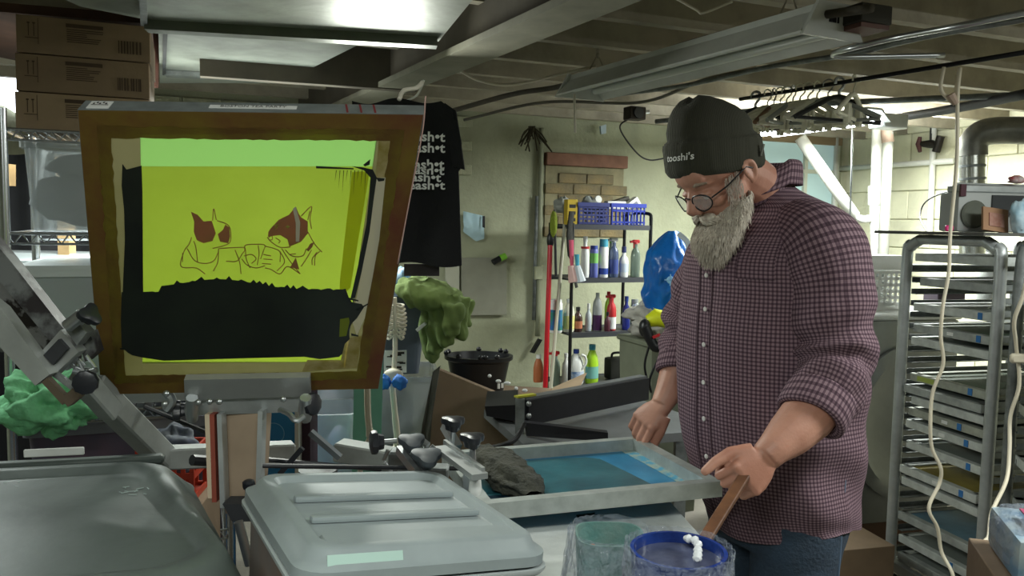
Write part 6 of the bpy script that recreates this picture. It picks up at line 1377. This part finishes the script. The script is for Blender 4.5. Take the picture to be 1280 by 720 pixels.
def shirt_pt(i, j):
    x, y, z, a, b_ = interp(TL, j); th = 2 * PI * i
    front = math.cos(th)
    fo = .010 * fbm((math.cos(th) * 3, math.sin(th) * 3, z * 2.2), 1.6, 5) + .006 * math.sin(th * 5 + z * 9) * max(0, 1 - j * 1.3)
    fo += .009 * math.sin(z * 34 + th * 2.6 + 2 * fbm((th, z * 3, 0), 1)) * max(0, math.sin(th)) ** 2 * (1 - abs(j - .45))        # creases toward the near side
    fo += .012 * math.exp(-((th - .32) / .05) ** 2) * -.12
    hem = .045 * (abs(math.sin(th)) ** 3) * max(0, 1 - j * 7)                                    # shirt tail dips fore and aft
    k = 1 + fo / .22
    return V((x, y, z + hem)) + fw * a * k * math.cos(th) + lf * b_ * k * math.sin(th)
zt0, zt1 = TC[0][0].z, TC[-1][0].z
def Uf(i, j):
    return i * 2 * PI * .225
vs = cloth_loft(shirt_pt, 128, 120, Uf, lambda i, j: V(interp(TL, j)[:3]).z)
# inner side of the hem
def tube_pt(ARM, fold=.007, seed=0):
    L = [(*P(x, y, Y), r) for x, y, Y, r in ARM]
    def fn(i, j):
        x, y, z, r = interp(L, j); x2, y2, z2, _ = interp(L, min(1, j + .01)); x1, y1, z1, _ = interp(L, max(0, j - .01))
        t = V((x2 - x1, y2 - y1, z2 - z1)).normalized(); a = (V((0, -1, .2)) - t * V((0, -1, .2)).dot(t)).normalized(); c = t.cross(a); th = 2 * PI * i
        fo = fold * (math.sin(j * 30 + math.sin(th + seed) * 2.5 + 3 * fbm((math.cos(th), math.sin(th), j * 3), 1, seed)) * (.35 + .9 * math.exp(-((j - .66) / .2) ** 2)) + fbm((math.cos(th) * 2, math.sin(th) * 2, j * 5), 1.4, seed + 1))
        return V((x, y, z)) + (a * math.cos(th) + c * math.sin(th)) * (r + fo)
    return fn
def arclen(ARM):
    L = [P(x, y, Y) for x, y, Y, r in ARM]; return sum((q - p).length for p, q in zip(L, L[1:]))
for ARM, sd_ in ((LARM, 2), (RARM, 5)):
    fn = tube_pt(ARM, .0075, sd_); AL = arclen(ARM)
    cloth_loft(fn, 72, 90, lambda i, j: i * 2 * PI * .085, lambda i, j: j * AL)
    # rolled cuff: a thicker doubled band
    x, y, Y, r = ARM[-1]; c1_ = P(x, y, Y); x0, y0, Y0, r0 = ARM[-2]; d = (c1_ - P(x0, y0, Y0)).normalized(); a_ = d.orthogonal().normalized(); cc = d.cross(a_)
    prof = [(r * .84, -.004), (r * .9, .008), (r * 1.06, .010), (r * 1.12, .0), (r * 1.12, -.03), (r * 1.1, -.055), (r * .98, -.06)]
    cloth_loft(lambda i, j: c1_ + d * (interp(prof, j)[1] + .004 * math.sin(i * 12.6)) + (a_ * math.cos(2 * PI * i) + cc * math.sin(2 * PI * i)) * interp(prof, j)[0] * (1 + .03 * fbm((i * 6, j * 3, 0), 1, 3)), 64, 14, lambda i, j: i * 2 * PI * .07, lambda i, j: j * .09)
# collar
cb = TC[-1][0]
def collar(i, j):
    th = .35 + (2 * PI - .7) * i; q = [(.090, -.022), (.075, .04), (.072, .062), (.086, .05), (.104, .0)]; r, z = interp(q, j)
    k = 1 + .25 * max(0, math.cos(th)) * j
    return cb + V((.0, 0, .0)) + fw * (r * k * math.cos(th) + .012 - .02 * z / .045) + lf * r * 1.02 * math.sin(th) + zz * (z - .05 * max(0, math.cos(th)) - .0) 
cloth_loft(collar, 60, 14, lambda i, j: i * .5, lambda i, j: j * .12, wrap=False)
sm.transform(rootm(man).inverted())
sme = bpy.data.meshes.new('shirt'); sm.to_mesh(sme); sm.free(); sme.materials.append(check_mat())
so = bpy.data.objects.new('shirt', sme); C.objects.link(so); so.parent = man
sol = so.modifiers.new('thickness', 'SOLIDIFY'); sol.thickness = .002; sol.offset = -1
# placket and buttons
def front_at(j, th, off=.0):
    q = shirt_pt(th / (2 * PI), j); c = V(interp(TL, j)[:3]); n = (q - V((c.x, c.y, q.z))).normalized(); return q + n * off, n
def plk(i, j): return front_at(.02 + .86 * j, (-.075 + .15 * i) * (1 - .0 * j), .004 * math.sin(PI * max(.02, min(.98, i))) + .001)[0]
PLK = mat('plum_placket', '55424b', .9)
BUT = mat('pearl_button', 'cdc8c6', .3)
for y in (345, 388, 433, 481, 527, 575):
    # find ring height for the picture row
    zt_ = P(868, y, 1.93).z; lo, hi = 0, 1
    for _ in range(30):
        mid = (lo + hi) / 2
        if V(interp(TL, mid)[:3]).z < zt_: lo = mid
        else: hi = mid
    q, n = front_at(lo, .06, .004); part('button', MB(basis(n.orthogonal(), n.cross(n.orthogonal()), q)).lathe([(.001, .0025), (.0045, .0025), (.0062, .001), (.0055, -.001)], 14), BUT, man, True)
for th_, nm in ((-.06, 'placket_seam'), (.13, 'placket_seam')):
    part(nm, MB().tube([front_at(.03 + .82 * k / 60, th_, .001)[0] for k in range(61)], .0016, 6), PLK, man, True)
q0, n0 = front_at(.60, .62, .0025)
# chest pocket
def pk(i, j): return front_at(.50 + .115 * j, .42 + .42 * i, .0035)[0]
sm = bmesh.new(); uvl = sm.loops.layers.uv.new('UVMap'); cloth_loft(pk, 16, 16, lambda i, j: i * .09, lambda i, j: j * .12, wrap=False); sm.transform(rootm(man).inverted())
pme = bpy.data.meshes.new('chest_pocket'); sm.to_mesh(pme); sm.free(); pme.materials.append(sme.materials[0]); po = bpy.data.objects.new('chest_pocket', pme); C.objects.link(po); po.parent = man
# undershirt triangle? neck fill handled by the body
# ---- jeans
j_ = MB()
cz_ = lambda z, dx=0: V((root.x, root.y, z))
DEN = mat('dark_denim', '26323f', .85, mottle=.3, scale=9, col2='35475a', bump=.4, bscale=120)
jr = MB()
jr.loft([[cz_(z) + fw * a * math.cos(t) + lf * b_ * math.sin(t) for t in (2 * PI * q / 40 for q in range(40))] for z, a, b_ in ((1.0, .165, .19), (.9, .18, .2), (.82, .18, .2), (.74, .15, .19))])
for s, fo in ((1, .03), (-1, -.05)):
    hpnt = root + V((0, 0, hipz)) + lf * s * .09; kn = root + V((0, 0, .47)) + lf * s * .12 + fw * (.04 + fo); an = root + V((0, 0, .06)) + lf * s * .14 + fw * fo
    jr.tube([hpnt, (hpnt + kn) / 2, kn, (kn + an) / 2 - fw * .015, an], [.118, .108, .088, .08, .072], 22)
jr.b.transform(rootm(man).inverted()); jme = voxel(jr, 'jeans', .009, 4, .5)
for v in jme.vertices: v.co += v.normal * .006 * fbm(v.co * 9, 1.4, 7)
jme.materials.append(DEN); jo = bpy.data.objects.new('jeans', jme); C.objects.link(jo); jo.parent = man
part('jeans_seam', MB().tube([root + zz * (.95 - .09 * k) + lf * (.205 - .002 * k) + fw * -.02 for k in range(9)], .003, 6), mat('jeans_stitch', '56697f', .8), man, True)
# ---- shoes
for s, fo in ((1, .03), (-1, -.05)):
    an = root + lf * s * .14 + fw * fo
    def shoe_ring(x, w_, z0, z1): return [an + fw * x + lf * (w_ * math.cos(t)) + zz * ((z0 + z1) / 2 + (z1 - z0) / 2 * math.sin(t)) for t in (2 * PI * q / 20 for q in range(20))]
    part('shoe', MB().loft([shoe_ring(*q) for q in ((-.085, .02, .0, .06), (-.075, .038, 0, .09), (-.03, .045, 0, .11), (.05, .048, 0, .095), (.12, .052, 0, .07), (.18, .045, 0, .05), (.205, .02, .005, .035))]), mat('black_leather_shoe', '1d1b1a', .5), man, True)
# ---- beanie
KNIT = bpy.data.materials.new('olive_knit'); KNIT.use_nodes = True; nt = KNIT.node_tree; bs = nt.nodes['Principled BSDF']; bs.inputs['Base Color'].default_value = (*lin('35352a'), 1); bs.inputs['Roughness'].default_value = .95
tc = nt.nodes.new('ShaderNodeTexCoord'); wv = nt.nodes.new('ShaderNodeTexWave'); wv.inputs['Scale'].default_value = 110; wv.bands_direction = 'X'; wv.inputs['Distortion'].default_value = .6; nt.links.new(tc.outputs['Object'], wv.inputs['Vector'])
bp = nt.nodes.new('ShaderNodeBump'); bp.inputs['Strength'].default_value = .5; bp.inputs['Distance'].default_value = .003; nt.links.new(wv.outputs['Fac'], bp.inputs['Height']); nt.links.new(bp.outputs[0], bs.inputs['Normal'])
HATR = [(214, 895, 58, 0), (208, 894, 61.5, 0), (195, 892, 62, 0), (180, 889, 60, 0), (173, 888, 58, 0), (171, 888, 54, 0), (160, 887, 54.5, 0), (150, 884, 50, 0), (141, 879, 43, 0), (133, 874, 33, 0), (127, 869, 21, 0), (124, 867, 8, 0)]
def hat_ring(y, x, r, _, k=1.0, n=64, t=0):
    c = P(x, y, 1.95); rr = r * 1.95 / 1000 * k; ti = .17
    out = []
    for q in range(n):
        th = 2 * PI * q / n; lump = 1 + (.05 * fbm((math.cos(th) * 2, math.sin(th) * 2, y * .05), 1, 4) if y < 172 else .01 * math.sin(th * 22))
        out.append(c + fw * rr * math.cos(th) * lump + lf * rr * .86 * math.sin(th) * lump - zz * (rr * math.cos(th) * ti * .95) - zz * (0 if y > 172 else .008 * math.sin(2 * th + 1)))
    return out
part('beanie', MB().loft([hat_ring(*q) for q in HATR]), KNIT, man, True, 'all')
part('beanie_fold', MB().loft([hat_ring(216, 895, 57, 0), hat_ring(213, 895, 60.5, 0), hat_ring(208, 894, 63, 0), hat_ring(180, 890, 62.5, 0), hat_ring(175, 889, 61, 0), hat_ring(174, 889, 57, 0)], cap=False), KNIT, man, True, 'all')
# lettering, wrapped on the fold
me_ = TXT["tooshi's"]; c = P(893, 196, 1.95); rr0 = 62.5 * 1.95 / 1000 + .0055
mb_ = MB()
lt = bpy.data.meshes.new('lettering_w'); lt = me_.copy()
for v in lt.vertices:
    a0_ = .22 + v.co.x * 1.15 / rr0 ; a0_ = a0_
    yv = v.co.y
    v.co = c + fw * rr0 * math.cos(a0_) + lf * rr0 * .86 * math.sin(a0_) * 1.01 + zz * (yv * .9 - rr0 * math.cos(a0_) * .17 * .95 + .010)
part('lettering', MB().add(lt), mat('white_embroidery', 'd8d8d4', .8), man, True, False)
q = P(929, 186, 1.84); part('hat_tag', MB().box(c + fw * rr0 * math.cos(2.05) + lf * (rr0 * .86 + .002) * math.sin(2.05) + zz * .012, (.004, .006, .028), Matrix.Rotation(.2, 3, 'Y')), mat('grey_hat_tag', '6f7068', .8), man, True)
# ---- glasses
gl = part('glasses', (lambda m: [m.tube(bez([(.108, s * .010, .006), (.112, 0, .010)] + [(.108, -s * .010, .006)], 3), .0015, 6) for s in (1,)] and m)(MB(HM)), BLACKP, man, True)
for s in (-1, 1):
    m = MB(HM); ring_ = [V((.107 - .25 * abs(math.sin(t)) * .0 - (.009 if False else 0) - .012 * max(0, math.cos(t)) , s * (.034 + .0245 * math.cos(t)), -.006 + .0195 * math.sin(t))) for t in (2 * PI * k / 28 for k in range(29))]
    m.tube(ring_, .0016, 6, cap=False)
    me = m.mesh('lens_rim', True, rootm(man).inverted()); me.materials.append(BLACKP); inst('lens_rim', me, gl)
    m = MB(HM); m.tube([(.094, s * .06, -.001), (.06, s * .078, .004), (.0, s * .083, .012), (-.015, s * .084, .0)], .0017, 6)
    me = m.mesh('temple', True, rootm(man).inverted()); me.materials.append(BLACKP); inst('temple', me, gl)
    m = MB(HM); m.prism([q - V((.0008, 0, 0)) for q in ring_[:-1]], (1, 0, 0), .001)
    me = m.mesh('lens', True, rootm(man).inverted()); me.materials.append(film('lens_glass', 'c9d0d4', .82, .05, 0, 5)); inst('lens', me, gl)
    part('eye', MB(HM).ell((.0755, s * .031, -.003), (.0145, .014, .0115), n=16, m=12), mat('eye_white', 'c9b8b0', .2), man, True)
    part('eyebrow', MB(HM).tube([(.09, s * .014, .026), (.092, s * .03, .031), (.078, s * .047, .026)], [.0035, .0045, .002], 8), mat('grey_brow', '9a8878', .9, bump=1), man, True)
# ---- beard: base volume plus tufts
BRD = mat('grey_white_beard', 'c4bcae', .95, col2='9b9184', scale=26, bump=1, bscale=160)
BL = [(246, 912, .036, .068, .50), (260, 906, .044, .073, .60), (274, 902, .052, .074, .62), (287, 897, .056, .066, .42), (300, 895, .05, .054, .2), (310, 893, .036, .040, .12), (319, 892, .022, .025, .05), (327, 892, .007, .009, 0)]
BLp = [(*P(x, y, 1.925), a, b_, t_) for y, x, a, b_, t_ in BL]
def beard_pt(i, j, k=1.0):
    x, y, z, a, b_, ti = interp(BLp, j); th = 2 * PI * i; n_ = fbm((math.cos(th) * 3, math.sin(th) * 3, j * 5), 1.5, 6)
    rr = k * (1 + .10 * n_)
    return V((x, y, z)) + fw * a * rr * math.cos(th) + lf * b_ * rr * math.sin(th) - zz * (a * math.cos(th) * ti)
part('beard', MB().grid(lambda i, j: beard_pt(i, j, .93), 56, 40, True), BRD, man, True, 'all')
rb = random.Random(21); st_ = MB()
def strand(p, d, L_, r):
    g = V((rb.uniform(-.25, .25), rb.uniform(-.25, .25), -1)); mid = p + d * L_ * .35 + g * L_ * .3; end = mid + g.normalized() * L_ * .5 + d * L_ * .05; st_.tube([p, mid, end], [r, r * .8, r * .15], 3, cap=False)
for _ in range(2600):
    i, j = rb.random(), rb.random() ** .9 * .97; p = beard_pt(i, j, .95); c_ = V(interp(BLp, j)[:3]); d = (p - c_); d.z *= .3; d.normalize()
    strand(p, d * .45, rb.uniform(.018, .036), rb.uniform(.0007, .0014))
part('beard_hair', st_, mat('beard_strands', 'dcd5c8', .9, col2='ada294', scale=60), man, True, False, kind='stuff')
st_ = MB(HM)
for s in (-1, 1):
    for _ in range(150):
        t = rb.random(); p = V((.103 - .018 * t * t, s * (.002 + .036 * t), -.044 - .012 * t + rb.uniform(-.004, .004))); e = p + V((.006 - .01 * t, s * .014, -.014)) + V((rb.uniform(-.004, .004),) * 3); st_.tube([p, (p + e) / 2 + V((.005, 0, 0)), e], [.0016, .0014, .0004], 3, cap=False)
    st_.ell((.094, s * .018, -.05), (.012, .02, .0085), n=12, m=8)
part('moustache', st_, mat('beard_strands', ''), man, True, False)
st_ = MB()
for s in (-1, 1):
    st_ = MB()
    for _ in range(320):
        t = rb.random(); u_ = rb.random(); p = HM @ V((.012 + .04 * u_ + .02 * t, s * (.0745 - .004 * t - .008 * u_), .015 - .09 * t)); e = p + V((rb.uniform(-.003, .003), rb.uniform(-.003, .003), -.014)) + lf * s * .003; st_.tube([p, e], [.0013, .0004], 3, cap=False)
    part('sideburn', st_, mat('short_grey_hair', 'a09488', .9), man, True, False)
# ---- the stick in his hand
stp, sbt = P(930, 596, 1.665), P(868, 695, 1.365)
sax = (stp - sbt).normalized()
solo('ink_spatula', 'brown wooden stirring stick held in the man\'s left hand over the blue tub', 'stick', MB().bar(stp + sax * .02, sbt - sax * .05, .024, .011, bev=.002), mat('stained_wood_stick', '6e4a31', .5, col2='4a3022', scale=14), sbt, world=True, smooth=False)
